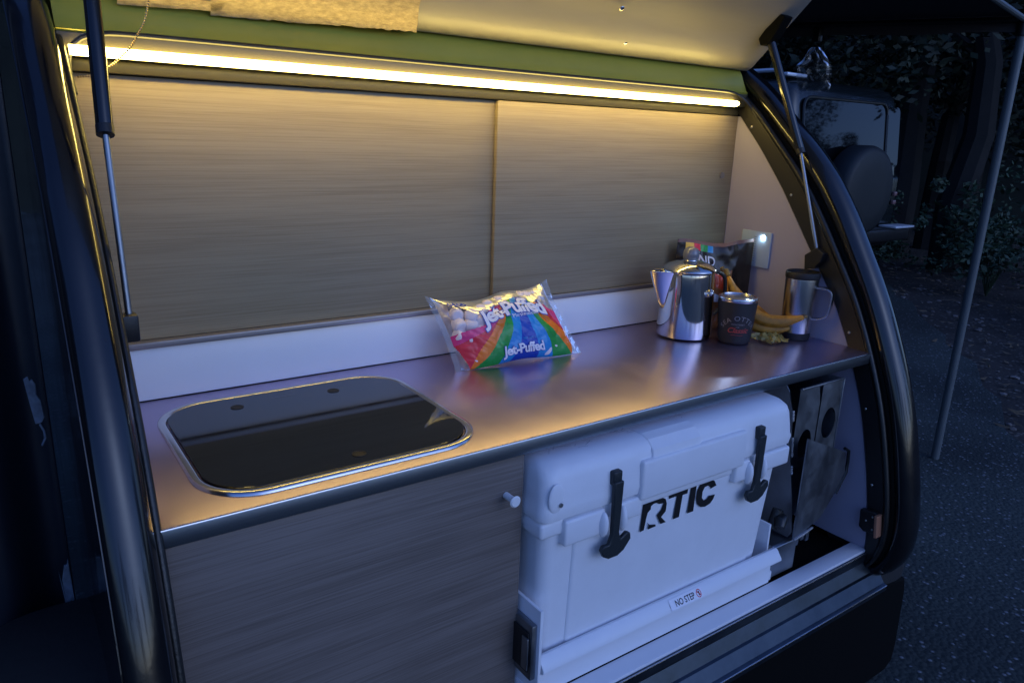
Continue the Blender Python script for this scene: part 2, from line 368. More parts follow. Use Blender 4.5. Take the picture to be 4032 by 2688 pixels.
# back wall: cabinet doors, the right one overlaps the left
S = .4445
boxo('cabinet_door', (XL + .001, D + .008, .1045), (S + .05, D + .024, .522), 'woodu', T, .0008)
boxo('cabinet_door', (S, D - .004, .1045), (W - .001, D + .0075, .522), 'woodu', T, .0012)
boxo('door_track', (XL + .001, D - .010, .0925), (W - .001, D + .026, .1035), 'rail', T, .0012)
boxo('backsplash', (XL + .001, D - .002, .001), (W - .001, D + .02, .092), 'bsplash', T, .001)
boxo('upper_track', (XL + .001, D - .0050, .5235), (W - .001, D + .026, .543), 'track', T, .003)
boxo('light_channel', (XL + .001, D - .027, .5435), (W - .001, D + .026, .575), 'track', T, .001)
# led strip: half round diffuser
prof = [(D - .0285 - .016 * math.cos(a), .5505 + .0072 * math.sin(a)) for a in [math.radians(x) for x in range(-90, 91, 15)]]
led = MB().sweep([[(x, y, z) for y, z in prof] for x in (XL + .014, W - .052)]).build('led_strip', 'led', T)
# header above the light, from the channel to the hatch hinge
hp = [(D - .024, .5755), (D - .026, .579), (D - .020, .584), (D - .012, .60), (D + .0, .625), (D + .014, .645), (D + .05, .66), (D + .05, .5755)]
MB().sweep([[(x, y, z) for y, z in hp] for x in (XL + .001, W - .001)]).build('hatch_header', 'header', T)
pp = [Vector((XL + .012, .395, .49)), Vector((XL + .008, .425, .535)), Vector((XL + .022, .432, .568)), Vector((XL + .06, .430, .578)), Vector((XL + .2, .430, .5785))] + \
     [Vector((XL + .2 + k * (W - XL - .33) / 6, .430, .5785)) for k in range(1, 7)] + [Vector((W - .06, .430, .578)), Vector((W - .025, .425, .567)), Vector((W - .008, .41, .545)), Vector((W - .002, .385, .51))]
MB().tube(resample(pp, 120), .0042, 10).build('door_seal', 'rubber', T)
# counter
ct = boxo('countertop', (XL + .001, -.003, -.022), (W - .001, D - .003, 0), 'steel', T, .0022, 3)
boxo('counter_apron', (XL + .001, -.0060, -.0240), (W - .001, -.0032, -.0012), 'apron', ct, .0008)
MB().tube([(XL + .002, -.0045, -.0008), (W - .002, -.0045, -.0008)], .0015, 8).build('counter_highlight', 'rimsteel', ct)  # thin bright tube added as the highlight line on the counter edge
# pop rivet style drawn line near counter front (small cut marks)
# sink with glass lid
def rrect(x0, x1, y0, y1, r, n=10):
    o = []
    for cx, cy, a0 in ((x1 - r, y1 - r, 0), (x0 + r, y1 - r, 90), (x0 + r, y0 + r, 180), (x1 - r, y0 + r, 270)):
        for k in range(n + 1):
            a = math.radians(a0 + 90 * k / n); o.append((cx + r * math.cos(a), cy + r * math.sin(a)))
    return o
SX0, SX1, SY0, SY1 = -.262, .166, .022, .402
A = rrect(SX0, SX1, SY0, SY1, .085); rows = []
for ins, z in ((0, .0003), (.001, .0035), (.004, .0052), (.010, .0052), (.013, .0035), (.0145, .0008)):
    rows.append([(x, y, z) for x, y in rrect(SX0 + ins, SX1 - ins, SY0 + ins, SY1 - ins, .085 - ins)])
sink = MB().sweep(rows, True, False).build('sink_rim', 'rimsteel', T, ang=70)
gl = MB().prism(rrect(SX0 + .0155, SX1 - .0155, SY0 + .0155, SY1 - .0155, .07), 'z', .001, .0056).tri().build('glass_lid', 'glass_lid', sink, False, bevel=.0008)
for hx, hy, hr in ((-.137, .337, .0085), (.03, .337, .0085), (-.04, .066, .0085)):
    MB().lathe([(hr * 1.25, .0057), (hr * 1.22, .0064), (hr, .0065), (hr * .95, .0059), (.001, .0058)], hx, hy, 24, (False, True)).build('lid_fitting', 'hole', sink)
text_mesh('_______', .012, lambda x, y: (-.055 + x, .352 + y, .0060), 'lid_print', 'rail', sink, sub=0)
# lower cabinet front
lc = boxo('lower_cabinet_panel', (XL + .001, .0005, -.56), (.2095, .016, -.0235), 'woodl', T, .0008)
kn = MB()
kn.tube([(.176, .0, -.089), (.176, -.022, -.089)], .0055, 16).tube([(.176, -.0225, -.089), (.176, -.026, -.089), (.176, -.0285, -.089)], [.0075, .0098, .0075], 20)
kn.build('pull_knob', 'knobwhite', T)
# shelf floor of the opening, dark liner box behind
boxo('bay_ledge', (.21, -.0735, -.500), (W - .001, -.034, -.4755), 'white', T, .002)
boxo('bay_floor', (.21, -.033, -.505), (W - .001, .44, -.492), 'dead', T, .001)
boxo('bay_back', (.21, .44, -.475), (W - .001, .452, -.024), 'satin', T)
boxo('bay_divider', (.2105, .018, -.475), (.2155, .44, -.024), 'satin', T)
# rear sill of folded aluminium
sp = [(-.0835, -.5005), (-.0835, -.482), (-.0875, -.4815), (-.090, -.4845), (-.092, -.4995), (-.0895, -.506), (-.103, -.531), (-.109, -.533), (-.126, -.556), (-.130, -.5575), (-.134, -.560), (-.1345, -.572), (-.130, -.576), (-.06, -.576), (-.06, -.5005)]
sp = [(y + .012, z) for y, z in sp]
MB().sweep([[(x, y, z) for y, z in sp] for x in (XL + .02, W + .03)]).build('rear_sill', 'sillm', T, ang=25)
for ey, ez, er in ((-.0795, -.4815, .0013), (-.1215, -.5605, .0016)):
    MB().tube([(XL + .02, ey, ez), (W + .03, ey, ez)], er, 8).build('sill_highlight', 'rimsteel', T)  # pale metal tubes added to draw the sill's two highlight lines
boxo('chassis_beam', (XL, -.02, -.68), (W, 2.4, -.578), 'satin', T)
# wheels
def wheel(x0, x1, cy, cz, r, parent, rimmat='satin'):
    xm = (x0 + x1) / 2; h = (x1 - x0) / 2; pr = []
    for a in range(0, 181, 15):
        t = math.radians(a); pr.append((xm - h * math.cos(t) * (1 if a in (0, 180) else 1), r - .03 + .03 * math.sin(t) ** .5 if 0 < a < 180 else r - .08))
    rows = []
    for k in range(49):
        t = 2 * math.pi * k / 48; rows.append([(x, cy + rr * math.cos(t), cz + rr * math.sin(t)) for x, rr in [(x0, r - .12)] + pr + [(x1, r - .12)]])
    ty = MB().sweep(rows, True, False).build('tyre', 'tyre', parent)
    MB().tube([(x0 + .03, cy, cz), (x1 - .03, cy, cz)], r - .115, 40).build('rim', rimmat, ty)
wheel(1.215, 1.385, .225, GZ + .325, .325, T)
wheel(XL - .185, XL - .015, .225, GZ + .325, .325, T)
sk_ = [(XL, -.577), (1.20, -.577), (1.30, -.585), (1.375, -.60), (1.388, -.65), (1.393, -.72), (1.398, -.80), (1.392, -.86), (1.36, -.878), (1.0, -.880), (.5, -.885), (XL, -.885)]
MB().prism(sk_, 'y', -.100, -.070).tri().build('rear_skirt', 'dead', T, False, bevel=.008)
# latch striker on the right arch
lt = MB().prism([(-.052, -.372), (-.085, -.366), (-.094, -.37), (-.1, -.418), (-.068, -.424), (-.055, -.416)], 'x', 1.178, 1.193).build('latch_striker', 'satin', T, False, bevel=.002)
MB().prism([(-.092, -.369), (-.0985, -.369), (-.1055, -.4215), (-.099, -.423)], 'x', 1.168, 1.192).build('striker_edge', 'copper', lt, False, bevel=.001)
for y, z in ((-.07, -.394), (-.084, -.379), (-.088, -.41)):
    b = MB(); bmesh.ops.create_uvsphere(b.bm, u_segments=10, v_segments=6, radius=.0028)
    for v in b.bm.verts: v.co += Vector((1.178, y, z))
    b.build('screw', 'screw', lt)
# switch panel
sw = boxo('switch_panel', (W - .006, .301, .146), (W - .0005, .392, .237), 'plate', T, .001)
b = MB().tube([(W - .0062, .325, .2235), (W - .0078, .325, .2235)], .0042, 16).build('indicator_light', 'ledcool', sw)
b = MB()
for k in range(11): b.box((W - .0066, .345, .222 - k * .0062), (W - .006, .353, .2235 - k * .0062))
b.build('level_marks', 'plateprint', sw, False)
# small catch in the upper right cabinet door
MB().tube([(1.158, D - .0045, .372), (1.158, D - .008, .372)], .008, 20).build('finger_catch', 'rail', T)

# ---- hatch
hx0, hx1 = XL - .02, W + .02
hd = Vector((0, -.72, .694)); hn = Vector((0, -.694, -.72)); H0 = Vector((0, .45, .63))
def HP(x, t, n): 
    q = H0 + hd * t + hn * n; return (x, q.y, q.z)
NT = 30
def sag(t): return .016 * math.sin(min(1, t / 1.0) * math.pi) 
rows = []
ts = [0, .004, .012] + [.02 + k * .03 for k in range(34)]
for t in ts:
    e = .0 if t > .015 else .006 * (1 - t / .015)
    lip = .004 * math.exp(-((t - .05) / .02) ** 2) - .006 * math.exp(-((t - .095) / .02) ** 2) + .002 * math.sin(t * 38)
    rows.append([HP(x, t, n) for x, n in ((hx0, .0 - .008), (hx0 + .006, 0 - e), (hx0 + .06, lip - e), (hx1 - .06, lip - e), (hx1 - .006, 0 - e), (hx1, -.008), (hx1, -.035), (hx0, -.035))])
hatch = MB().sweep(rows).build('hatch', 'hatch', T, ang=40)
# masking tape patch and tab, torn edge
tp = []
random.seed(11)
def edge_line(x0, t0, x1, t1, n, amp):
    return [(x0 + (x1 - x0) * k / n + 0, t0 + (t1 - t0) * k / n + random.uniform(-amp, amp)) for k in range(n)]
def hplane(poly, name, m):
    b = MB(); b.bm.faces.new([b.bm.verts.new(HP(x, t, .0085)) for x, t in poly]); b.tri()
    for f in b.bm.faces: pass
    o = b.build(name, m, hatch, False); md = o.modifiers.new('thick', 'SOLIDIFY'); md.thickness = .0009; md.offset = 0; return o
poly = edge_line(-.108, -.006, .250, .010, 60, .0016) + edge_line(.250, .010, .233, .068, 8, .0012) + [(.225, .12), (-.125, .12), (-.111, .02)]
hplane(poly, 'masking_tape', 'tape')
hplane(edge_line(-.24, -.005, -.087, .004, 20, .0008) + [(-.089, .02), (-.24, .02)], 'masking_tape', 'tape')
for x, t in ((.681, .121), (.751, .042), (.3, .16), (-.1, .17)):
    b = MB(); bmesh.ops.create_uvsphere(b.bm, u_segments=14, v_segments=8, radius=.006)
    c = Vector(HP(x, t, .003))
    for v in b.bm.verts: v.co = c + v.co * (1 - 0) - hn * v.co.dot(hn) * .5
    b.build('screw', 'chrome', hatch)
# ---- gas struts
def strut(xs, lower, mid, up):
    lower, mid, up = Vector(lower), Vector(mid), Vector(up)
    s = MB().tube([mid, mid + (up - mid) * .02, up], [.0085, .010, .010], 16)
    c = s.build('gas_strut', 'black', T)
    MB().tube([lower, mid], .0042, 12).build('rod', 'alu', c)
    MB().tube([lower - Vector((0, 0, .012)), lower + (mid - lower).normalized() * .012], .0058, 12).build('end_fitting', 'satin', c)
    MB().tube([mid - (up - mid).normalized() * .008, mid + (up - mid).normalized() * .004], .0105, 16).build('collar', 'satin', c)
    return c
s1 = strut(1, (1.183, .157, .199), (1.18, .243, .444), (1.168, .358, .700))
b = MB().prism([(.335, .755), (.380, .700), (.372, .684), (.352, .686), (.338, .70), (.310, .745)], 'x', 1.150, 1.182).build('hatch_bracket', 'dead', s1, False, bevel=.003)
MB().prism([(.145, .19), (.14, .21), (.16, .222), (.19, .20), (.185, .165), (.16, .172)], 'x', 1.176, 1.196).build('wall_bracket', 'satin', s1, False, bevel=.002)
s2 = strut(-1, (-.305, .161, .208), (-.3045, .2, .446), (-.284, .345, .735))
MB().prism([(.335, .755), (.380, .700), (.372, .684), (.352, .686), (.338, .70), (.310, .745)], 'x', -.294, -.270).build('hatch_bracket', 'satin', s2, False, bevel=.003)
boxo('wall_bracket', (-.3235, .148, .187), (-.296, .172, .222), 'satin', s2, .003)
# beaded pull chain from the left jamb to the hatch
b = MB()
cp = [Vector(p) for p in ((-.302, .44, .515), (-.285, .430, .517), (-.262, .41, .531), (-.236, .395, .557), (-.215, .385, .595), (-.205, .375, .64), (-.205, .36, .69))]
pts = resample(cp, 66)
for p in pts[::1]:
    q = bmesh.ops.create_icosphere(b.bm, subdivisions=1, radius=.0019)
    for v in q['verts']: v.co += p
b.build('beaded_chain', 'brass', T)

# ---- slide-out tray for the cooler
tl = boxo('slide_tray', (.213, -.030, -.474), (.886, .40, -.452), 'white', T, .002)
yz = [(-.030, -.4735), (-.0335, -.4735), (-.0335, -.424), (-.040, -.418), (-.0545, -.410), (-.0575, -.4065), (-.0565, -.402), (-.045, -.387), (-.040, -.3845), (-.034, -.386), (-.030, -.391)]
lp = MB().sweep([[(x, y, z) for y, z in yz] for x in (.226, .872)]).build('tray_lip', 'white', tl, ang=30)
boxo('tray_side', (.2175, -.052, -.60), (.2235, .38, -.287), 'white', tl, .001)
boxo('tray_side', (.872, -.018, -.474), (.878, .38, -.34), 'white', tl, .001)
rl = boxo('drawer_slide', (.206, -.046, -.42), (.2170, .38, -.315), 'alu', tl, .002)
boxo('slide_channel', (.2025, -.040, -.405), (.2055, .38, -.33), 'satin', rl, .001)
boxo('slide_bracket', (.1985, -.044, -.398), (.2020, -.028, -.337), 'alu', rl, .001)
def on_lip(x, y):   # sticker lies on the sloping face of the lip
    f = (y + .0075) / .015; return (x, -.0572 + (-.0455 + .0572) * f - .0009, -.4015 + (.0145) * f)
b = MB(); pts = [on_lip(.532, -.0075), on_lip(.622, -.0075), on_lip(.622, .0085), on_lip(.532, .0085)]
b.bm.faces.new([b.bm.verts.new(p) for p in pts]); st = b.build('warning_sticker', 'whiteprint', lp, False)
def on_lip2(x, y):
    p = on_lip(x, y); return (p[0], p[1] - .0004, p[2])
text_mesh('NO STEP', .0135, lambda x, y: on_lip2(.5725 + x, y - .0045), 'lettering', 'ink', lp, offset=.0002, sub=0)
b = MB()
for k in range(24):
    a0, a1 = 2 * math.pi * k / 24, 2 * math.pi * (k + 1) / 24
    b.bm.faces.new([b.bm.verts.new(on_lip2(.6115 + r * math.cos(a_), r * math.sin(a_))) for r, a_ in ((.0052, a0), (.0066, a0), (.0066, a1), (.0052, a1))])
b.bm.faces.new([b.bm.verts.new(on_lip2(.6115 + x, y)) for x, y in ((-.0048, .0030), (-.0036, .0042), (.0048, -.003), (.0036, -.0042))])
b.build('no_sign', 'red', lp, False)
b = MB(); b.bm.faces.new([b.bm.verts.new(on_lip2(.6115 + x, y)) for x, y in ((-.0014, -.0036), (.0012, -.0036), (.0022, .0018), (.001, .004), (-.0012, .0036), (-.0006, 0))]); b.build('foot_sign', 'ink', lp, False)

# ---- folded aluminium stove rack beside the cooler
ax = .945
rk = MB().prism([(.40, -.03), (.05, -.03), (.028, -.06), (.014, -.10), (.004, -.20), (-.016, -.30), (-.028, -.375), (-.018, -.392), (.40, -.392)], 'x', ax - .0015, ax + .0015).tri().build('rack_plate', 'alu', T, False)
b = MB()
for z0, z1 in ((-.10, -.125), (-.16, -.205), (-.225, -.245), (-.30, -.345)):
    y = lambda z: .0145 + (z + .10) * .125
    pts_ = [Vector((ax + .002, y(z0 + (z1 - z0) * k / 8) - .001, z0 + (z1 - z0) * k / 8)) for k in range(9)]
    MB().tube(pts_, [.0022 + .0010 * (k % 2) for k in range(9)], 8).build('weld_bead', 'weld', rk)
# front box of the rack with two lightening holes
def plate_with_hole(x0, x1, z0, z1, y, cx, cz, rx, rz, name, par):
    b = MB(); n = 32; ring = []; outr = []
    for k in range(n):
        a = 2 * math.pi * k / n; c, s = math.cos(a), math.sin(a); ring.append((cx + rx * c, cz + rz * s))
        t = min((x1 - cx) / c if c > 1e-6 else 9, (x0 - cx) / c if c < -1e-6 else 9, (z1 - cz) / s if s > 1e-6 else 9, (z0 - cz) / s if s < -1e-6 else 9)
        outr.append((cx + t * c, cz + t * s))
    rows = [[(p[0], y + .003, p[1]) for p in ring], [(p[0], y, p[1]) for p in ring], [(p[0], y, p[1]) for p in outr]]
    b.sweep(rows, True, False); 
    for cxx, czz in ((x0, z0), (x0, z1), (x1, z0), (x1, z1)):
        near = sorted(outr, key=lambda p: (p[0] - cxx) ** 2 + (p[1] - czz) ** 2)[:2]
        if all(abs(q[0] - cxx) > 1e-6 or abs(q[1] - czz) > 1e-6 for q in near):
            b.bm.faces.new([b.bm.verts.new((p[0], y, p[1])) for p in (near[0], (cxx, czz), near[1])])
    return b.build(name, 'alu', par, False)
f1 = plate_with_hole(.9480, 1.0300, -.36, -.052, .004, .992, -.185, .024, .035, 'rack_face', rk)
f2 = plate_with_hole(1.0305, 1.108, -.36, -.046, .002, 1.073, -.150, .026, .037, 'rack_face', rk)
boxo('rack_hem', (.948, -.001, -.051), (1.108, .006, -.046), 'alu', rk, .001)
boxo('rack_side', (1.109, .0, -.30), (1.112, .30, -.05), 'alu', rk)
# angled gusset
b = MB(); gp = [(.947, -.030, -.150), (1.141, -.012, -.232), (1.153, -.012, -.285), (1.12, -.014, -.33), (1.065, -.018, -.378), (.99, -.024, -.392), (.945, -.031, -.392)]
b.bm.faces.new([b.bm.verts.new(p) for p in gp]); b.tri(); gu = b.build('gusset_plate', 'alu', rk, False); md = gu.modifiers.new('thick', 'SOLIDIFY'); md.thickness = .003; md.offset = 0
MB().tube([(1.141, -.010, -.224), (1.160, -.010, -.234), (1.162, -.011, -.262), (1.160, -.012, -.288), (1.125, -.014, -.334)], .004, 8).build('edge_trim', 'rubber', rk)
b = MB(); b.tube([(.948, -.033, -.393), (.985, -.028, -.394), (1.03, -.024, -.391)], [.003, .004, .003], 8); b.build('weld_bead', 'weld', rk)
MB().prism([(-.026, -.474), (-.026, -.400), (-.02, -.397), (.06, -.397), (.06, -.474)], 'x', .888, .972).build('slide_block', 'alu', T, False, bevel=.002)
b = MB()
for k in range(4): b.box((.955 + k * .02, -.022, -.415 - (k % 2) * .008), (.966 + k * .02, .02, -.398), .001)
b.build('latch_catch', 'alu', rk)
MB().tube([(.893, -.028, -.348), (.902, -.022, -.338), (.918, -.02, -.334)], [.011, .014, .010], 14).build('black_cap', 'rubber', T)
MB().tube([(.90, -.005, -.36), (.915, -.005, -.32)], .012, 14).build('lock_pin', 'rubber', T)

# ---- outside left skin: door latch and pale tape scrap
xs = XL - .0705
dl = None #boxo('door_panel', (xs - .006, .95, -.62), (xs - .0005, 1.9, -.28), 'satin', T, .003)
#boxo('latch_handle', (xs - .0085, 1.15, -.58), (xs - .0062, 1.45, -.33), 'pole', dl, .001)

# ================================================================== COOLER
K = thing('cooler', 'large white hard plastic cooler with two black rubber latches on the tray', 'cooler', (.54, .15, -.451))
def kp(o): local(o, (.54, .15, -.451)); o.parent = K; return o
def ktag(par): return par
# body tapered
rows = []
for z, x0, x1, y0 in ((-.450, .246, .812, -.016), (-.444, .238, .820, -.023), (-.40, .2365, .826, -.0245), (-.185, .2300, .846, -.032), (-.136, .2285, .850, -.033)):
    rows.append([(x, y, z) for x, y in rrect(x0, x1, y0, .36, .022, 6)])
body = kp(MB().sweep(rows).build('body', 'roto', None, ang=50))
# collar below the seam, left and right lugs around each latch
def slab(name, par, x0, x1, z0, z1, y0, y1, bev=.004, m='roto'):
    o = MB().box((x0, y0, z0), (x1, y1, z1), bev, 3).build(name, m, None, ang=60); local(o, (.54, .15, -.451)); o.parent = par; return o
slab('rim_collar', body, .2185, .8615, -.166, -.1375, -.0395, .365, .006)
slab('latch_lug', body, .262, .349, -.186, -.139, -.0485, .0, .005)
slab('latch_lug', body, .382, .435, -.176, -.139, -.0485, .0, .005)
slab('latch_lug', body, .686, .730, -.182, -.139, -.0485, .0, .005)
slab('latch_lug', body, .763, .857, -.178, -.139, -.0485, .0, .005)
for xc in (.3655, .7465):   # keepers either side of each strap
    for sx in (-.0215, .0215):
        b = MB(); bmesh.ops.create_uvsphere(b.bm, u_segments=16, v_segments=10, radius=1)
        for v in b.bm.verts: v.co = Vector((xc + sx + v.co.x * .0085, -.048 + v.co.y * .012, -.167 + v.co.z * .024))
        o = b.build('latch_keeper', 'roto', None); local(o, (.54, .15, -.451)); o.parent = body
# front panel groove (slightly raised panel)
rr = rrect(.292, .800, -.432, -.150, .035, 8)
b = MB()
for (a, c) in zip(rr, rr[1:] + rr[:1]): pass
yb = lambda z: -.0245 + (z + .40) * (-.0075 / .215)
o = MB().sweep([[(x, yb(z) - d, z) for x, z in rrect(.292 + i, .790 - i, -.425 + i, -.10 - i, .035, 8)] for i, d in ((0, -.004), (0.001, .0006), (.004, .0030), (.007, .0036), (.25 * 0 + .009, .0038))], True, True).build('front_panel', 'roto', None, ang=60)
local(o, (.54, .15, -.451)); o.parent = body
# lid
lz0, lz1 = -.1355, -.040
rows = []
for z, x0, x1, y0, r in ((-.135, .2215, .8620, -.040, .02), (-.1335, .2165, .8670, -.045, .02), (-.118, .2150, .8685, -.0475, .02), (-.1120, .2180, .8655, -.0465, .02), (-.095, .2190, .8640, -.0455, .022),
                         (-.066, .2215, .860, -.043, .024), (-.054, .2235, .857, -.039, .025), (-.0455, .2285, .851, -.030, .028), (-.0410, .238, .842, -.016, .03), (-.0398, .250, .829, -.004, .03)):
    rows.append([(x, y, z) for x, y in rrect(x0, x1, y0, .365 if z < -.05 else .355, r, 6)])
lid = kp(MB().sweep(rows).build('lid', 'roto', None, ang=50))
# centre handle bulge of the lid with its recess
slab('lid_grip', lid, .425, .704, -.146, -.071, -.0535, .0, .006)
rows = []
o = MB().prism([(-.0505, -.082), (-.0455, -.058), (-.030, -.0435), (-.012, -.0385), (.05, -.0382), (.05, -.09)], 'x', .452, .575).build('lid_step', 'roto', None, False, bevel=.003); local(o, (.54, .15, -.451)); o.parent = lid
# hinge-screw recess at left corner
b = MB(); bmesh.ops.create_uvsphere(b.bm, u_segments=20, v_segments=12, radius=1)
for v in b.bm.verts: v.co = Vector((.2405 + v.co.x * .0145, -.046 + v.co.y * .0035, -.093 + v.co.z * .026))
o = b.build('corner_boss', 'roto', None); local(o, (.54, .15, -.451)); o.parent = lid
o = MB().tube([(.248, -.0485, -.104), (.248, -.0515, -.104)], .0038, 12).build('screw', 'alu', None); local(o, (.54, .15, -.451)); o.parent = lid
# latches
for xc in (.3655, .7465):
    L = slab('latch', K, xc - .0100, xc + .0100, -.098, -.073, -.0545, -.040, .003, 'latch'); L.parent = K
    st_ = MB().prism([(xc - .0100, -.090), (xc + .0100, -.090), (xc + .0095, -.125), (xc + .0090, -.150), (xc + .0080, -.185), (xc + .013, -.200), (xc + .027, -.191), (xc + .035, -.194), (xc + .037, -.206), (xc + .022, -.224), (xc + .008, -.231), (xc - .012, -.231), (xc - .024, -.224), (xc - .030, -.212), (xc - .026, -.203), (xc - .013, -.204), (xc - .0080, -.188), (xc - .0085, -.150), (xc - .0095, -.125)], 'y', -.0590, -.0505).tri().build('strap', 'latch', None, True, 40)
    st_.data.transform(Matrix.Identity(4)); local(st_, (.54, .15, -.451)); st_.parent = L
    md = st_.modifiers.new('edge', 'BEVEL'); md.width = .002; md.segments = 2; md.limit_method = 'ANGLE'; md.angle_limit = math.radians(50)
# printed logo, traced letter outlines lying just proud of the front
LOGO = {
'R': [(0.446, -0.218), (0.448, -0.161), (0.496, -0.163), (0.506, -0.169), (0.51, -0.179), (0.509, -0.194), (0.498, -0.203), (0.512, -0.217), (0.498, -0.217), (0.486, -0.196), (0.496, -0.188), (0.501, -0.176), (0.489, -0.174), (0.482, -0.170), (0.475, -0.170), (0.469, -0.173), (0.469, -0.179), (0.462, -0.184), (0.459, -0.196), (0.456, -0.217)],
'F': [(0.462, -0.203), (0.469, -0.21), (0.485, -0.214), (0.486, -0.218), (0.466, -0.2185), (0.467, -0.211)],
'T': [(0.513, -0.158), (0.565, -0.16), (0.564, -0.173), (0.551, -0.173), (0.547, -0.217), (0.531, -0.217), (0.535, -0.171), (0.514, -0.171)],
'I': [(0.572, -0.16), (0.588, -0.16), (0.586, -0.216), (0.569, -0.216)],
'C': [(0.646, -0.178), (0.639, -0.167), (0.627, -0.16), (0.612, -0.158), (0.598, -0.163), (0.591, -0.174), (0.59, -0.19), (0.595, -0.204), (0.606, -0.213), (0.619, -0.216), (0.633, -0.213), (0.641, -0.206), (0.645, -0.197), (0.627, -0.195), (0.622, -0.2), (0.613, -0.201), (0.607, -0.194), (0.607, -0.181), (0.612, -0.173), (0.621, -0.172), (0.628, -0.177), (0.629, -0.181)]}
for k, pl in LOGO.items():
    b = MB(); b.bm.faces.new([b.bm.verts.new((x, -.0376, z)) for x, z in pl]); b.tri()
    o = b.build('lettering', 'ink', None, False); local(o, (.54, .15, -.451)); o.parent = body
# scuffs on the lid
b = MB(); random.seed(21)
for k in range(34):
    x = random.uniform(.25, .62); y = random.uniform(-.002, .035); l_ = random.uniform(.004, .022); a_ = random.uniform(-.6, .9); h = .0008
    dx, dy = math.cos(a_) * l_, math.sin(a_) * l_
    b.bm.faces.new([b.bm.verts.new(p) for p in ((x, y, -.0392), (x + dx, y + dy, -.0392), (x + dx, y + dy + h, -.0392), (x, y + h, -.0392))])
M['scuff'] = mat('grey_scuff', (.30, .32, .38), .6)
o = b.build('scuff_marks', 'scuff', None, False); o['kind'] = 'stuff'; local(o, (.54, .15, -.451)); o.parent = lid

# ================================================================== PERCOLATOR
kx, ky = .922, .322
P_ = thing('coffee_percolator', 'polished steel coffee percolator with glass knob left of the black tumbler', 'coffee pot', (kx, ky, 0))
PZ = 1.0
MB().lathe([(.001, .0015), (.062, .0012), (.0665, .004), (.067, .012), (.0655, .05), (.063, .10), (.0605, .150), (.0598, .156), (.0625, .158), (.0625, .161)], seg=72, caps=(False, False)).build('body', 'chrome', P_)
lidp = MB().lathe([(.0628, .1605), (.0640, .1622), (.0628, .1650), (.058, .1690), (.050, .1745), (.036, .1800), (.022, .1825), (.017, .1835), (.0165, .1850)], seg=64, caps=(True, True)).build('lid', 'chrome', P_)
MB().lathe([(.0165, .1852), (.0185, .189), (.0195, .197), (.0185, .205), (.0150, .211), (.008, .2145), (.001, .2155)], seg=24, caps=(True, False)).build('glass_knob', 'lidclear', lidp)
# spout: V shape on the left
sa = Vector((-.92, .28, 0)).normalized(); sb = Vector((0, 0, 1)).cross(sa)
rows = []
for z, d0, d1, wd in ((.070, .060, .066, .003), (.085, .058, .074, .006), (.105, .056, .083, .010), (.130, .055, .093, .015), (.158, .054, .103, .020), (.161, .054, .106, .021)):
    rows.append([tuple(sa * d + sb * q + Vector((0, 0, z))) for d, q in ((d0, wd * 1.1), (d0 + (d1 - d0) * .55, wd * .85), (d1, wd * .28), (d1 + .0015, 0), (d1, -wd * .28), (d0 + (d1 - d0) * .55, -wd * .85), (d0, -wd * 1.1))])
sp_ = MB().sweep(rows, True, False).build('spout', 'chrome', P_, ang=50)
md = sp_.modifiers.new('thick', 'SOLIDIFY'); md.thickness = .0012
# handle at right: plain loop
ha = Vector((.93, -.20, 0)).normalized()
MB().tube(resample([ha * .060 + Vector((0, 0, .150)), ha * .085 + Vector((0, 0, .153)), ha * .108 + Vector((0, 0, .140)), ha * .113 + Vector((0, 0, .10)), ha * .104 + Vector((0, 0, .062)), ha * .085 + Vector((0, 0, .045)), ha * .064 + Vector((0, 0, .046))], 30), .0048, 10).build('handle', 'satin', P_)
q = Vector((.30, -.954, 0)).normalized()
bs = MB(); bmesh.ops.create_uvsphere(bs.bm, u_segments=18, v_segments=10, radius=1)
R_ = Matrix.Rotation(math.atan2(q.y, q.x), 4, 'Z')
for v in bs.bm.verts: v.co = (R_ @ Vector((v.co.x * .004, v.co.y * .0085, v.co.z * .0075))) + q * .0625 + Vector((0, 0, .112))
bs.build('maker_badge', 'chrome', P_)

for ch in [x for x in bpy.data.objects if x.parent == P_ or (x.parent and x.parent.parent == P_)]:
    for v in ch.data.vertices: v.co.z *= PZ
# ================================================================== BLACK TUMBLER
tx, ty_ = .985, .221
B_ = thing('tumbler', 'short black insulated tumbler with round printed logo standing in front of the bananas', 'tumbler', (tx, ty_, 0))
RB = lambda z: .0375 + (z / .108) * .0085
MB().lathe([(.001, .001), (.0345, .001), (.0370, .004), (.0378, .010), (RB(.05), .05), (RB(.098), .098), (RB(.1) - .0005, .1015)], seg=64, caps=(False, True)).build('body', 'mugblack', B_)
lb = MB().lathe([(.0450, .1017), (.0458, .104), (.0458, .108), (.0445, .1100), (.0420, .1104), (.0405, .1060), (.0395, .1052), (.001, .1050)], seg=56, caps=(True, False)).build('lid', 'rimsteel', B_)
MB().lathe([(.0385, .1054), (.0385, .1075), (.036, .1085), (.001, .1085)], seg=40, caps=(True, False)).build('lid_insert', 'lidclear', lb)
va = math.atan2(-.8566 - ty_, -.4369 - tx) + .16
def on_mug(x, y):
    r = RB(y) + .0007; a = va + x / r
    return (r * math.cos(a), r * math.sin(a), y)
def arc_text(x, y): # curved upwards
    R0 = .040; a = x / R0; rr = R0 + y; return on_mug(rr * math.sin(a), .020 + rr * math.cos(a))
text_mesh('SEA OTTER', .0155, arc_text, 'lettering', 'rail', B_, space=1.15, sub=1)
text_mesh('MONTEREY', .0055, lambda x, y: on_mug(x, .0485 + y), 'lettering', 'rail', B_, space=1.1, sub=1)
text_mesh('CA', .0050, lambda x, y: on_mug(x, .0425 + y), 'lettering', 'rail', B_, sub=1)
M['redprint'] = mat('red_print', (.42, .05, .04), .5)
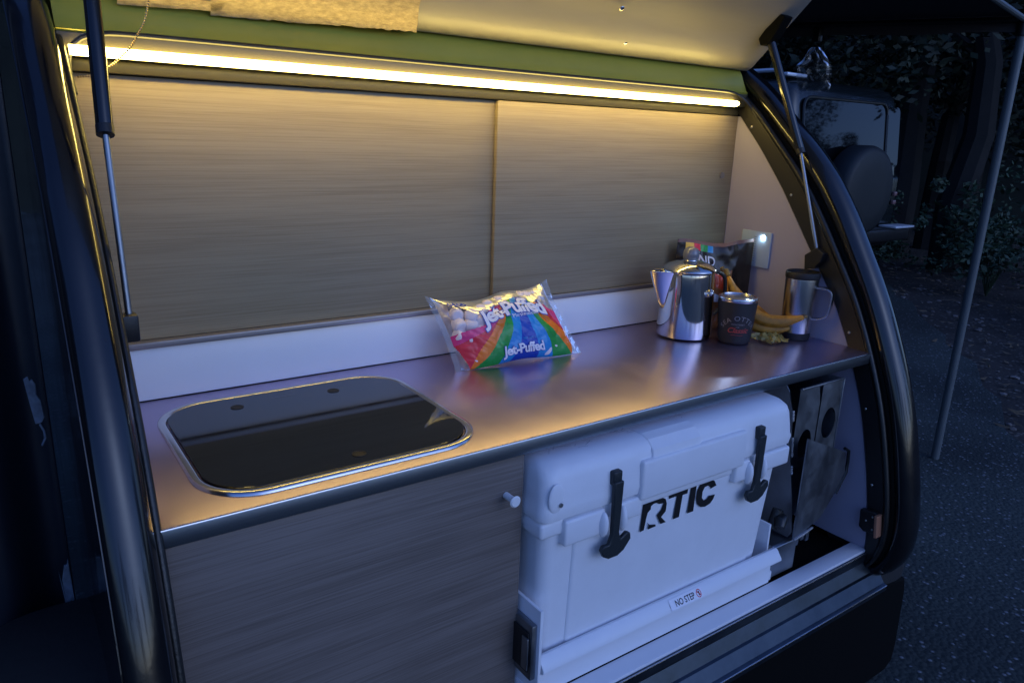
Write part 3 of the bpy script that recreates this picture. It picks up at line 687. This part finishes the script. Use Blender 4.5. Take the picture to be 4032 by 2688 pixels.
text_mesh('Classic', .0175, lambda x, y: on_mug(x, .0305 + y), 'lettering', 'redprint', B_, shear=.35, sub=1, offset=.0003)
text_mesh('~', .02, lambda x, y: on_mug(x * 2.6, .022 + y * .5), 'lettering', 'redprint', B_, sub=2)

# ================================================================== STEEL MUG
mx_, my_ = 1.152, .170
Q = thing('travel_mug', 'tall brushed steel travel mug with black lid and side handle by the wall', 'mug', (mx_, my_, 0))
MB().lathe([(.001, .001), (.0335, .001), (.0345, .004), (.0345, .018)], seg=48, caps=(False, False)).build('base', 'mugblack', Q)
MB().lathe([(.0347, .0182), (.0352, .022), (.0378, .10), (.0390, .146), (.0388, .149)], seg=64, caps=(True, True)).build('body', 'satinsteel', Q)
MB().lathe([(.0390, .1495), (.0400, .152), (.0400, .162), (.0385, .165), (.0360, .165), (.0345, .158), (.001, .157)], seg=48, caps=(True, False)).build('lid', 'mugblack', Q)
ha = Vector((.35, -.94, 0)).normalized(); hb_ = Vector((0, 0, 1)).cross(ha)
path = resample([ha * .036 + Vector((0, 0, .130)), ha * .056 + Vector((0, 0, .131)), ha * .070 + Vector((0, 0, .126)), ha * .0735 + Vector((0, 0, .112)), ha * .0715 + Vector((0, 0, .075)), ha * .066 + Vector((0, 0, .062)), ha * .052 + Vector((0, 0, .055)), ha * .034 + Vector((0, 0, .054))], 36)
rows = []
for i, p in enumerate(path):
    t = (path[min(i + 1, 35)] - path[max(i - 1, 0)]).normalized(); nn = t.cross(hb_).normalized()
    rows.append([tuple(p + hb_ * a + nn * c) for a, c in ((-.010, -.0022), (-.010, .0022), (.010, .0022), (.010, -.0022))])
MB().sweep(rows).build('handle', 'satinsteel', Q, ang=40, bevel=.0006)

# ================================================================== BANANAS
def banana(pts, r, lab):
    path = resample([Vector(p) for p in pts], 22); n = len(path); rs = []
    for i in range(n):
        t = i / (n - 1); rs.append(r * (min(1, .32 + 2.6 * t) if t < .5 else min(1, .30 + 3.2 * (1 - t))))
    o = MB().tube(path, rs, 7).build('banana', 'banana', None, ang=20)
    tag(o, lab, 'banana', 'bananas in the bunch beside the tumbler')
    k = MB().tube([path[-1], path[-1] + (path[-1] - path[-2]).normalized() * .006], [.0045, .003], 8).build('tip', 'stem', o)
    s = MB().tube([path[0] - (path[1] - path[0]).normalized() * .02, path[0]], [.006, r * .34], 8).build('stalk', 'stem', o)
    s2 = o.modifiers.new('s', 'SUBSURF'); s2.levels = 1; s2.render_levels = 1
    return o
banana([(1.06, .315, .135), (1.045, .285, .105), (1.05, .245, .065), (1.075, .205, .043), (1.108, .17, .045), (1.130, .135, .062)], .0175, 'ripe banana on top of the bunch pointing at the steel mug')
banana([(1.065, .325, .130), (1.052, .30, .095), (1.055, .262, .045), (1.075, .222, .022), (1.10, .19, .020), (1.122, .163, .030)], .0172, 'banana lying lowest in the bunch beneath the one pointing at the mug')
banana([(1.07, .335, .135), (1.085, .325, .10), (1.115, .295, .062), (1.14, .26, .038), (1.15, .235, .033)], .0172, 'banana at the back of the bunch against the white wall')
MB_ = MB()
for k in range(6):   # wilted wrapper under the bananas
    pass
random.seed(9)
b = MB(); n1, n2 = 26, 16
g_ = [[b.bm.verts.new((1.035 + .07 * i / n1 + .012 * noise.noise(Vector((i * .3, j * .3, 1))), .150 + .07 * j / n2 + .012 * noise.noise(Vector((i * .3, j * .3, 5))), .003 + .016 * abs(noise.noise(Vector((i * .35, j * .35, 9)))) + .012 * math.sin(math.pi * i / n1) * math.sin(math.pi * j / n2))) for j in range(n2)] for i in range(n1)]
for i in range(n1 - 1):
    for j in range(n2 - 1): b.bm.faces.new((g_[i][j], g_[i + 1][j], g_[i + 1][j + 1], g_[i][j + 1]))
M['wrap'] = mat('yellowed_crumpled_wrapper', (.34, .26, .08), .3, bump=.8, bscale=40)
o = b.build('snack_wrapper', 'wrap', None, True, 20); tag(o, 'crumpled yellowish wrapper lying under the bananas beside the tumbler', 'wrapper')

# ================================================================== SNACK POUCHES behind
def pouch(name, lab, c0, c1, h, thick, mats, zf, cat='snack bag', wr=.006, seed=1, ny=26, nx=40):
    """upright pouch from base corner c0 to c1; zf gives a material index from (u, v)"""
    a, c = Vector(c0), Vector(c1); ux = (c - a); nrm_ = Vector((ux.y, -ux.x, 0)).normalized()
    def pt(u, v, side):
        bul = thick * (max(0, 1 - (2 * u - 1) ** 4)) * (max(0, math.sin(math.pi * min(1, v * .92 + .08)) ** .6)) * side
        wz = wr * noise.noise(Vector((u * 5, v * 5, seed))) + wr * .5 * noise.noise(Vector((u * 13, v * 13, seed + 3)))
        q = a + ux * u + nrm_ * (bul + (wz if 0 < u < 1 else 0)) + Vector((0, 0, h * v + (.006 * math.sin(u * 7 + seed) if v > .5 else 0)))
        return q
    b = MB()
    for side in (1, -1):
        G = [[b.bm.verts.new(pt(i / nx, j / ny, side)) for j in range(ny + 1)] for i in range(nx + 1)]
        for i in range(nx):
            for j in range(ny):
                f = b.bm.faces.new((G[i][j], G[i + 1][j], G[i + 1][j + 1], G[i][j + 1])); f.material_index = zf((i + .5) / nx, (j + .5) / ny)
    bmesh.ops.remove_doubles(b.bm, verts=b.bm.verts, dist=1e-5)
    o = b.build(name, mats, None, True, 50); tag(o, lab, cat); return o, pt, nrm_
def zf1(u, v):
    if v > .975: return 5
    if .10 < u < .19 and v > .87: return 1
    if .19 <= u < .28 and v > .87: return 2
    if .28 <= u < .37 and v > .87: return 3
    if .37 <= u < .46 and v > .87: return 4
    return 0
M['foiledge'] = mat('matte_foil_edge', (.16, .09, .08), .5)
# stands behind the percolator
o, ptf, nn = pouch('snack_bag', 'dark snack pouch with four colour stripes standing behind the percolator', (.985, .425, .0), (1.185, .345, .0), .212, .022,
                   ['snackblack', 'yellow', 'red', 'green', 'lightblue', 'foiledge'], zf1)
def on_p(x, y, s=1):
    p = ptf(min(.99, max(.01, x)), min(.99, max(.01, y)), 1) + nn * .0018; return p
text_mesh('KIND', .034, lambda x, y: on_p(.285 + x / .215, .73 + y / .212), 'lettering', 'whiteprint', o, offset=.0006, space=1.0, sub=2)
def zf2(u, v):
    if v > .72 and u < .7: return 1
    if .5 < v < .62 and .1 < u < .55: return 2
    return 0
pouch('trail_mix_bag', 'amber snack pouch with red top and white panel behind the tumbler', (.985, .345, .0), (1.085, .325, .0), .145, .02, ['snackorange', 'snackred', 'whiteprint'], zf2, seed=6)

# ================================================================== MARSHMALLOW BAG
c00, c10, c01, c11 = Vector((.297, .335, .001)), Vector((.584, .322, .001)), Vector((.263, .400, .139)), Vector((.536, .400, .147))
def lerp2(u, v): return (c00 * (1 - u) + c10 * u) * (1 - v) + (c01 * (1 - u) + c11 * u) * v
bn = Vector((-.03, -.905, .42)).normalized()
def bag_pt(u, v, side=1, off=0):
    e = max(0, 1 - abs(2 * u - 1) ** 3.2) ** .8 * max(0, 1 - abs(2 * v - 1) ** 2.6) ** .75
    q = lerp2(u, v)
    q = q - Vector((0, 0, 1)) * (.020 * math.sin(math.pi * u) ** .8 * max(0, (v - .45) / .55) ** 2 - .012 * math.exp(-((u - .62) / .16) ** 2) * max(0, v) ** 3 )
    q = q + Vector((0, 0, .006 * math.exp(-((u - .5) / .2) ** 2) * (1 - v) ** 4))
    q = q + Vector((1, 0, 0)) * ((.012 * math.sin(math.pi * v)) * (.5 - u) * .9)
    wr = .0035 * noise.noise(Vector((u * 9, v * 5, 2.0))) + .0020 * abs(noise.noise(Vector((u * 15 + v * 6, v * 9, 7.0)))) + .0003 * noise.noise(Vector((u * 40, v * 26, 4.0)))
    lump = .006 * abs(noise.noise(Vector((u * 7.3, v * 4.2, 11.0 + side))))
    return q + bn * side * (e * .034 + (wr + lump) * min(1, e * 3)) + bn * off
def pip(x, y, poly):
    ins = False; n = len(poly); j = n - 1
    for i in range(n):
        xi, yi = poly[i]; xj, yj = poly[j]
        if (yi > y) != (yj > y) and x < (xj - xi) * (y - yi) / (yj - yi) + xi: ins = not ins
        j = i
    return ins
C_ = dict(
b0=[(-.01, .458), (0.145, 0.501), (0.275, 0.52), (0.31, 0.60), (0.335, 0.72)],
b1=[(0.0, 0.325), (0.119, 0.381), (0.261, 0.457), (0.36, 0.519), (0.416, 0.771)],
b2=[(0.064, 0.0), (0.142, 0.208), (0.31, 0.446), (0.38, 0.575), (0.474, 0.80)],
b3=[(0.09, -0.009), (0.237, 0.15), (0.301, 0.292), (0.432, 0.527), (0.527, 0.819)],
b4=[(0.294, 0.0), (0.388, 0.212), (0.49, 0.49), (0.508, 0.655), (0.592, 0.85)],
b5=[(0.386, 0.0), (0.481, 0.179), (0.56, 0.474), (0.579, 0.639), (0.639, 0.86)],
c5=[(0.62, 0.0), (0.647, 0.238), (0.637, 0.457), (0.636, 0.626), (0.686, 0.845)],
c4=[(0.767, 0.0), (0.759, 0.249), (0.713, 0.465), (0.693, 0.614), (0.726, 0.80)],
c3=[(0.947, 0.0), (0.889, 0.195), (0.823, 0.379), (0.737, 0.556), (0.754, 0.757)],
c2=[(.985, 0.12), (0.957, 0.337), (0.865, 0.479), (0.784, 0.618), (0.800, 0.74)],
c1=[(1.0, 0.313), (0.99, 0.402), (0.909, 0.505), (0.857, 0.614), (0.845, 0.71)],
c0=[(1.0, 0.435), (1.0, 0.592), (0.9, 0.645), (0.885, 0.66), (0.880, 0.70)])
def smooth(c): 
    r = resample([Vector((a, b, 0)) for a, b in c], 16); return [(p.x, p.y) for p in r]
C_ = {k: smooth(v) for k, v in C_.items()}
bands = [('b0', 'b1', 1), ('b1', 'b2', 2), ('b2', 'b3', 3), ('b3', 'b4', 4), ('b4', 'b5', 5), ('b5', 'c5', 6), ('c5', 'c4', 5), ('c4', 'c3', 4), ('c3', 'c2', 3), ('c2', 'c1', 2), ('c1', 'c0', 1)]
polys = [(C_[a] + C_[b][::-1], i) for a, b, i in bands]
def bag_idx(u, v):
    for pl, i in polys:
        if pip(u, v, pl): return i
    return 0
bag_loc = (.43, .345, 0)
NX, NY = 230, 120
b = MB()
G = [[b.bm.verts.new(bag_pt(i / NX, j / NY)) for j in range(NY + 1)] for i in range(NX + 1)]
for i in range(NX):
    for j in range(NY):
        f = b.bm.faces.new((G[i][j], G[i + 1][j], G[i + 1][j + 1], G[i][j + 1])); f.material_index = bag_idx((i + .5) / NX, (j + .5) / NY)
bag = thing('marshmallow_bag', 'clear marshmallow bag printed with a rainbow, leaning against the backsplash', 'snack bag', bag_loc)
def bagp(o): local(o, bag_loc); o.parent = bag; return o
bagf = bagp(b.build('printed_front', ['film', 'pink', 'red', 'orange', 'green', 'lightblue', 'blue'], None, True, 60))
b = MB(); n1, n2 = 60, 36
G = [[b.bm.verts.new(bag_pt(i / n1, j / n2, -1)) for j in range(n2 + 1)] for i in range(n1 + 1)]
for i in range(n1):
    for j in range(n2): b.bm.faces.new((G[i][j], G[i + 1][j], G[i + 1][j + 1], G[i][j + 1]))
bagp(b.build('clear_back', 'film', None, True, 60))
# crimped film fins at the two ends
for (u0, du) in ((0, -1), (1, 1)):
    b = MB(); rows = []
    for j in range(25):
        v = j / 24; p = bag_pt(u0, v); z = .004 * math.sin(j * 1.7)
        ext = Vector((du * .013, z * .5, .004 * (v - .5))) + Vector((du * .008 * max(0, v - .8), 0, .004 * max(0, v - .8) * 5))
        rows.append([tuple(p), tuple(p + ext * .5 + bn * z * .5), tuple(p + ext)])
    b.sweep(rows, False, False); bagp(b.build('end_fin', 'pouchfilm', None, True, 50))
def tmap(cx, cy, slope, curv, lift=.0022):
    def f(x, y):
        u = cx + x; v = cy + y * 1.75 + slope * x + curv * x * x
        return bag_pt(u, v, 1, lift) - Vector(bag_loc)
    return f
text_mesh('Jet-Puffed', .165, tmap(.55, .625, .06, -1.1, .0018), 'lettering_outline', 'blue', bag, offset=.012, space=.92)
text_mesh('Jet-Puffed', .165, tmap(.55, .625, .06, -1.1, .0026), 'lettering', 'whiteprint', bag, offset=.006, space=.92)
text_mesh('Marshmallows', .042, tmap(.63, .565, .02, 0), 'lettering', 'whiteprint', bag, offset=.0)
text_mesh('Jet-Puffed', .10, tmap(.51, .085, .03, 0, .0018), 'lettering_outline', 'blue', bag, offset=.006, space=.92)
text_mesh('Jet-Puffed', .10, tmap(.51, .085, .03, 0, .0026), 'lettering', 'whiteprint', bag, offset=.003, space=.92)
text_mesh('NET WT 10 OZ', .024, tmap(.60, .255, .0, 0), 'lettering', 'lightblue', bag)
b = MB()
for pl in ([(.085, .93), (.13, .935), (.15, .89), (.20, .885), (.19, .84), (.10, .86)],):
    pass
text_mesh('GOOD', .045, tmap(.15, .87, -.1, 0), 'lettering', 'blue', bag, offset=.002)
# marshmallows seen through the film
random.seed(17); mm = None; spots = []
for (u, v) in ((.10, .80), (.20, .74), (.075, .62), (.16, .58), (.255, .62), (.045, .45), (.10, .36), (.30, .80), (.88, .92), (.94, .84), (.87, .80), (.945, .72), (.80, .90), (.73, .90), (.06, .20), (.09, .07), (.97, .24), (.97, .12), (.40, .88), (.52, .90), (.83, .1), (.75, .06), (.22, .45), (.5, .5), (.7, .5), (.4, .25)):
    spots.append((u, v))
for i, (u, v) in enumerate(spots):
    if mm is None:
        b = MB(); b.lathe([(.001, -.0135), (.009, -.0138), (.0125, -.012), (.0142, -.007), (.0145, 0), (.0142, .007), (.0125, .012), (.009, .0138), (.001, .0135)], seg=20, caps=(True, True))
        o = b.build('marshmallow', 'marsh', None, True, 60); mm = o
    else:
        o = mm.copy(); col.objects.link(o)
    uu = .5 + (u - .5) * .93; vv = .5 + (v - .5) * .86
    thick = (bag_pt(uu, vv, 1) - bag_pt(uu, vv, -1)).length
    s = min(1.0, max(.5, thick / .042)); o.scale = (s, s, s)
    p = bag_pt(uu, vv, 1) - bn * (.0178 * s); p.z = max(p.z, .015 * s)
    o.location = p; o.rotation_euler = (random.uniform(0, 3), random.uniform(0, 3), random.uniform(0, 3))
    tag(o, 'plump pale marshmallow seen through the clear film of the rainbow bag', 'marshmallow', 'marshmallows inside the rainbow bag')

# ================================================================== OFF-ROAD VEHICLE
jx0, jx1, jy, jy1 = 5.0, 6.86, 2.97, 7.1
J = thing('parked_vehicle', 'dark boxy off-road vehicle with covered spare wheel parked on the roadside', 'car', ((jx0 + jx1) / 2, jy, GZ))
def jl(o): local(o, J.location); o.parent = J; return o
jb = jl(MB().box((jx0 - .02, jy, GZ + .42), (jx1 + .02, jy1, GZ + 1.12), .06, 4).build('body', 'jeep', None))
# hardtop: tapers up, rounded
rows = []
for z, ins, yi in ((1.10, .0, 0), (1.25, .012, .012), (1.6, .05, .05), (1.78, .08, .085), (1.85, .12, .13), (1.885, .20, .21), (1.895, .40, .40)):
    rows.append([(x, y, GZ + z) for x, y in rrect(jx0 + ins, jx1 - ins, jy + yi, jy1 - 1.4 - yi, .13, 6)])
ht = jl(MB().sweep(rows).build('hardtop', 'jeep', None, ang=50))
def jq(name, pts, m, par, th=.008):
    b = MB(); b.bm.faces.new([b.bm.verts.new(p) for p in pts]); b.tri(); o = b.build(name, m, None, False); local(o, J.location); o.parent = par
    md = o.modifiers.new('thick', 'SOLIDIFY'); md.thickness = th; md.offset = 0; return o
def rear_y(z): return jy + (z - 1.12) / .66 * .075 - .012
rw = [(x, rear_y(z), GZ + z) for x, z in rrect(jx0 + .22, jx1 - .34, 1.18, 1.74, .09, 5)]
rwo = jq('rear_window', rw, 'glassdark', ht)
jq('side_window', [(x, rear_y(z) + .004, GZ + z) for x, z in rrect(jx1 - .31, jx1 - .10, 1.18, 1.72, .05, 5)], 'glassdark', ht)
MB_ = MB().tube([(x, y - .008, z) for x, y, z in rw] + [(rw[0][0], rw[0][1] - .008, rw[0][2])], .012, 6); o = MB_.build('window_seal', 'rubber', None); local(o, J.location); o.parent = rwo
# spare wheel with cover: axis along y
sxc, szc, sr = 5.92, GZ + .98, .39
b = MB(); rows = []
for y, r in ((jy - .02, .30), (jy - .03, sr - .02), (jy - .06, sr), (jy - .20, sr), (jy - .245, sr - .02), (jy - .262, sr - .06), (jy - .268, .2), (jy - .27, .01)):
    rows.append([(sxc + r * math.cos(2 * math.pi * k / 56), y, szc + r * math.sin(2 * math.pi * k / 56)) for k in range(56)])
jl(b.sweep(rows).build('spare_wheel', 'cover', None, ang=50))
bp_ = jl(MB().box((jx0 - .02, jy - .17, GZ + .50), (jx1 + .02, jy - .01, GZ + .62), .02, 3).build('bumper', 'satin', None))
jl(MB().box((jx1 - .30, jy - .20, GZ + .622), (jx1 + .04, jy - .03, GZ + .642), .006, 2).build('bumper_step', 'chromebar', None))
for z in (.83, .91): jl(MB().box((jx1 - .115, jy - .035, GZ + z), (jx1 - .06, jy - .006, GZ + z + .04), .008, 2).build('tail_light', 'lensred', None))
jl(MB().box((jx0 + .05, jy - .035, GZ + .80), (jx0 + .13, jy - .006, GZ + .96), .008, 2).build('tail_light', 'lensred', None))
for x in (jx0 + .0, jx1 - .26):
    for y in (jy + .65, jy1 - .8):
        h0 = MB(); rows = []
        for xx, r in ((x, .2), (x, .36), (x + .03, .39), (x + .23, .39), (x + .26, .36), (x + .26, .2)):
            rows.append([(xx, y + r * math.cos(2 * math.pi * k / 40), GZ + .39 + r * math.sin(2 * math.pi * k / 40)) for k in range(40)])
        wo = jl(h0.sweep(rows).build('wheel', 'tyre', None, ang=50))
jl(MB().tube([(jx0 + .2, jy + .3, GZ + 1.955), (jx0 + .2, jy + 2.2, GZ + 1.955)], .018, 8).build('roof_rail', 'chromebar', None))
jl(MB().box((jx0 + .14, jy + .18, GZ + 1.90), (jx0 + .42, jy + .26, GZ + 1.93), .01, 2).build('roof_rack_foot', 'chromebar', None))

# ================================================================== CANOPY ON POLES
A_ = Vector((2.972, .549, .955)); d1 = Vector((-.364, .652, 0)).normalized(); d2 = Vector((-.98, -.2, 0)).normalized()
CN = thing('canopy', 'dark shade canopy held by a slim grey pole beyond the trailer', 'canopy', (A_.x, A_.y, GZ))
def cl(o): local(o, CN.location); o.parent = CN; return o
cl(MB().tube([(A_.x, A_.y, GZ), (A_.x, A_.y, .90)], .0175, 14).build('pole', 'pole', None))
cl(MB().tube([(A_.x, A_.y, .895), (A_.x, A_.y, .955)], .024, 14).build('corner_joint', 'satin', None))
cl(MB().tube([A_ + Vector((0, 0, .0)), A_ + d2 * 1.45], .011, 10).build('eave_rail', 'pole', None))
cl(MB().tube([A_, A_ + d1 * 2.2], .011, 10).build('eave_rail', 'satin', None))
b = MB(); n1 = 16
G = [[b.bm.verts.new(A_ + d1 * (2.2 * i / n1) + d2 * (1.45 * j / n1) + Vector((0, 0, .015 + .10 * math.sin(math.pi * i / n1) * math.sin(math.pi * j / n1)))) for j in range(n1 + 1)] for i in range(n1 + 1)]
for i in range(n1):
    for j in range(n1): b.bm.faces.new((G[i][j], G[i + 1][j], G[i + 1][j + 1], G[i][j + 1]))
cl(b.build('fabric_roof', 'canopy', None))
b = MB(); b.sweep([[tuple(A_ + d1 * (2.2 * i / 20) + Vector((0, 0, .02))), tuple(A_ + d1 * (2.2 * i / 20) + Vector((.003, .003, -.045 + .004 * math.sin(i * 1.3))))] for i in range(21)], False, False)
cl(b.build('valance', 'canopy', None))
# clip and hanging clear pouch
hp_ = A_ + d1 * .75
cl(MB().box((hp_.x - .016, hp_.y - .016, .885), (hp_.x + .016, hp_.y + .016, .945), .006, 2).build('clip', 'satin', None))
random.seed(31); b = MB(); n1, n2 = 30, 34
def pp_(i, j, s):
    u, v = i / n1, j / n2; wd = .075 * (.25 + .75 * min(1, v * 2.6)) * (1 if v < .95 else .92)
    th = .026 * math.sin(math.pi * u) * math.sin(math.pi * min(1, v + .05)) * s
    x = (u - .5) * wd * 1.9; z = .865 - .19 * v
    nzv = noise.noise(Vector((u * 5, v * 6, s * 3))) * .010 + noise.noise(Vector((u * 10, v * 11, s * 3))) * .0025
    ex = Vector((.55, -.835, 0)); ey = Vector((-.835, -.55, 0))
    return Vector((hp_.x, hp_.y, z)) + ex * (x + noise.noise(Vector((v * 6, 2, u))) * .012 + .012 * v) + ey * (th + nzv)
for s in (1, -1):
    G = [[b.bm.verts.new(pp_(i, j, s)) for j in range(n2 + 1)] for i in range(n1 + 1)]
    for i in range(n1):
        for j in range(n2): b.bm.faces.new((G[i][j], G[i + 1][j], G[i + 1][j + 1], G[i][j + 1]))
o = b.build('clear_pouch', 'pouchfilm', None, True, 30); tag(o, 'small crumpled clear plastic pouch hanging from the canopy edge', 'plastic bag')

# ================================================================== DARK VINYL PANEL at the left
b = MB(); n1, n2 = 90, 14
def vp(i, j):
    t = i / n1; f = .018 * math.sin(t * 40) + .012 * noise.noise(Vector((t * 9, j * .15, 1))); 
    return (-.395 - .75 * t, .46 - .10 * t + f, GZ + .02 + 1.85 * j / n2)
G = [[b.bm.verts.new(vp(i, j)) for j in range(n2 + 1)] for i in range(n1 + 1)]
for i in range(n1):
    for j in range(n2): b.bm.faces.new((G[i][j], G[i + 1][j], G[i + 1][j + 1], G[i][j + 1]))
M['vinyl'] = mat('dark_blue_vinyl', (.006, .009, .016), .38, bump=.3, bscale=30)
VT = thing('vinyl_side_panel', 'dark blue vinyl side panel hanging left of the trailer opening', 'tent wall', (-.8, .42, GZ))
o = b.build('sheet', 'vinyl', None); local(o, VT.location); o.parent = VT; md = o.modifiers.new('thick', 'SOLIDIFY'); md.thickness = .002
M['palestrap'] = mat('worn_pale_metal', (.11, .14, .18), .5, var=.5, vscale=40)
def vpl(name, poly, m, y=.385, th=.004):
    o = MB().prism(poly, 'y', y - th, y).tri().build(name, m, None, False, bevel=.0012); local(o, VT.location); o.parent = VT; return o
vpl('hook_plate', [(-.4235, .088), (-.4175, .092), (-.416, .084), (-.413, .087), (-.409, .078), (-.410, .062), (-.4055, .052), (-.404, .026), (-.408, .018), (-.4165, .017), (-.419, .04)], 'palestrap')
vpl('hook', [(-.410, .017), (-.4055, .004), (-.4055, -.008), (-.4115, -.02), (-.4135, -.018), (-.4085, -.008), (-.4085, .003), (-.4125, .015)], 'palestrap')
vpl('scuff_patch', [(-.4155, -.232), (-.411, -.27), (-.412, -.25), (-.4065, -.225), (-.403, -.226), (-.4005, -.215), (-.399, -.28), (-.3985, -.345), (-.402, -.362), (-.405, -.348), (-.409, -.345), (-.4115, -.30)], 'palestrap')
# ================================================================== TREES AND SHRUBS
def leaves(bm, c, rad, n, L, seed):
    rnd = random.Random(seed)
    clumps = [(Vector((rnd.gauss(0, .5), rnd.gauss(0, .5), rnd.gauss(0, .45))), rnd.uniform(.18, .42)) for _ in range(26)]
    for i in range(n):
        cc, cr = rnd.choice(clumps); d = Vector((rnd.gauss(0, 1), rnd.gauss(0, 1), rnd.gauss(0, 1))).normalized() * cr * rnd.uniform(.5, 1)
        p = Vector(c) + Vector(((cc.x + d.x) * rad[0], (cc.y + d.y) * rad[1], (cc.z + d.z) * rad[2]))
        a = Vector((rnd.gauss(0, 1), rnd.gauss(0, 1), rnd.gauss(0, .6))).normalized(); bb = a.orthogonal().normalized(); bb.rotate(Matrix.Rotation(rnd.uniform(0, 6), 3, a))
        l = L * rnd.uniform(.6, 1.3)
        bm.bm.faces.new([bm.bm.verts.new(q) for q in (p - a * l, p - bb * l * .45, p + a * l, p + bb * l * .45)])
def tree_proto(seed, h, n, name, lab, grp, L=.10, leaf='leafA'):
    rnd = random.Random(seed); t = thing(name, lab, 'tree', (0, 0, 0), 0, grp)
    tr = MB(); pts = [Vector((0, 0, -.1))]
    for k in range(1, 9): pts.append(Vector((rnd.uniform(-.08, .08) * k, rnd.uniform(-.08, .08) * k, h * .85 * k / 8)))
    tr.tube(pts, [.17 * (1 - .1 * k) * h / 6 for k in range(9)], 9)
    for k in range(8):
        p = pts[3 + k % 5]; a = rnd.uniform(0, 6.28); d = Vector((math.cos(a), math.sin(a), rnd.uniform(.35, .8))) * h * .24
        tr.tube([p, p + d * .5 + Vector((0, 0, .05)), p + d], [.05 * h / 6, .03 * h / 6, .01], 6)
    tr.build('trunk', 'bark', t); lv = MB(); leaves(lv, (0, 0, h * .64), (h * .34, h * .34, h * .36), n, L, seed); lv.build('crown', leaf, t, False)
    return t
def copy_tree(o):
    c = o.copy(); col.objects.link(c)
    for ch in [x for x in bpy.data.objects if x.parent == o]:
        d = ch.copy(); col.objects.link(d); d.parent = c
    return c
p1 = tree_proto(1, 7.5, 16000, 'tree', 'dark leafy tree standing behind the parked vehicle', 'trees beyond the road', .06)
p2 = tree_proto(2, 6.0, 14000, 'tree', 'dark leafy tree to the right of the canopy pole', 'trees beyond the road', .055)
kinds = [p1, p2]; random.seed(8)
front = [(9.2, 4.2), (11.5, 8.5), (8.9, 3.3), (10.6, 4.4), (8.0, 8.6), (13, 5.0), (11.4, 2.0), (14.5, 10), (6.5, 11.5), (16, 3.0), (3.5, 12.5), (0.5, 13.5), (10.2, 6.3), (7.0, 9.8)]
for i, (x, y) in enumerate(front):
    o = kinds[i % 2] if i < 2 else copy_tree(kinds[i % 2])
    o.location = (x, y, GZ - .03); o.rotation_euler = (0, 0, random.uniform(0, 6)); s = random.uniform(.9, 1.2); o.scale = (s, s, s)
    o['label'] = 'dark leafy tree in the unlit wood beyond the road'
back = [(24, -10.5), (27.5, -14.5), (22.5, -12.8), (31, -13), (20.5, -8.6)] + [(-18 + 4.6 * k + random.uniform(-1, 1), -24 - 3.5 * math.sin(k * 1.3)) for k in range(0, 12, 2)]
for i, (x, y) in enumerate(back):
    o = copy_tree(kinds[i % 2]); o.location = (x, y, GZ - .03); s = random.uniform(.75, 1.25); o.scale = (s, s, s * random.uniform(.9, 1.3)); o.rotation_euler = (0, 0, random.uniform(0, 6))
    o['label'] = 'tree seen only as a silhouette mirrored in the vehicle window'; o['group'] = 'trees mirrored in the vehicle window'
# shrubs
shr = None; random.seed(12)
for i, (x, y, s) in enumerate([(7.6, 2.3, .9), (8.6, 2.9, 1.2), (7.1, 1.2, 1.1), (6.5, .5, .8), (8.2, .4, 1.3), (6.9, -.4, .9), (5.6, -.3, .7), (9.6, 1.2, 1.5), (7.7, 3.6, .9), (5.9, .35, .55), (4.9, -.55, .6)]):
    if shr is None:
        b = MB(); leaves(b, (0, 0, .42), (.5, .5, .42), 1500, .035, 5)
        for k in range(12):
            a_ = k * .52; b.tube([(0, 0, 0), (.1 * math.cos(a_), .1 * math.sin(a_), .3), (.3 * math.cos(a_), .3 * math.sin(a_), .6)], [.008, .006, .003], 5)
        o = shr = b.build('shrub', 'leafB', None, False)
    else: o = shr.copy(); col.objects.link(o)
    o.location = (x, y, GZ - .03); o.scale = (s, s, s); o.rotation_euler = (0, 0, random.uniform(0, 6))
    tag(o, 'dim green shrub growing on the dark roadside right of the vehicle', 'shrub', 'shrubs on the roadside')

# labels by place: order of the trees and shrubs as they stand from left to right
def azim(o): v = Vector(o.location) - cam.location; return math.atan2(v.x, v.y)
words = ['leftmost', 'second from the left', 'third from the left', 'fourth from the left', 'fifth from the left', 'sixth from the left', 'seventh from the left', 'eighth from the left', 'ninth from the left', 'tenth from the left', 'eleventh from the left', 'twelfth from the left', 'thirteenth from the left', 'rightmost']
fr = sorted([o for o in bpy.data.objects if o.get('group') == 'trees beyond the road'], key=azim)
for o, w_ in zip(fr, words): o['label'] = 'dark leafy tree standing in the unlit wood, ' + w_
fr = sorted([o for o in bpy.data.objects if o.get('group') == 'shrubs on the roadside'], key=azim)
for k, o in enumerate(fr): o['label'] = 'dim green roadside shrub, ' + (words[k] if k < len(fr) - 1 else 'rightmost') + ' of the row'
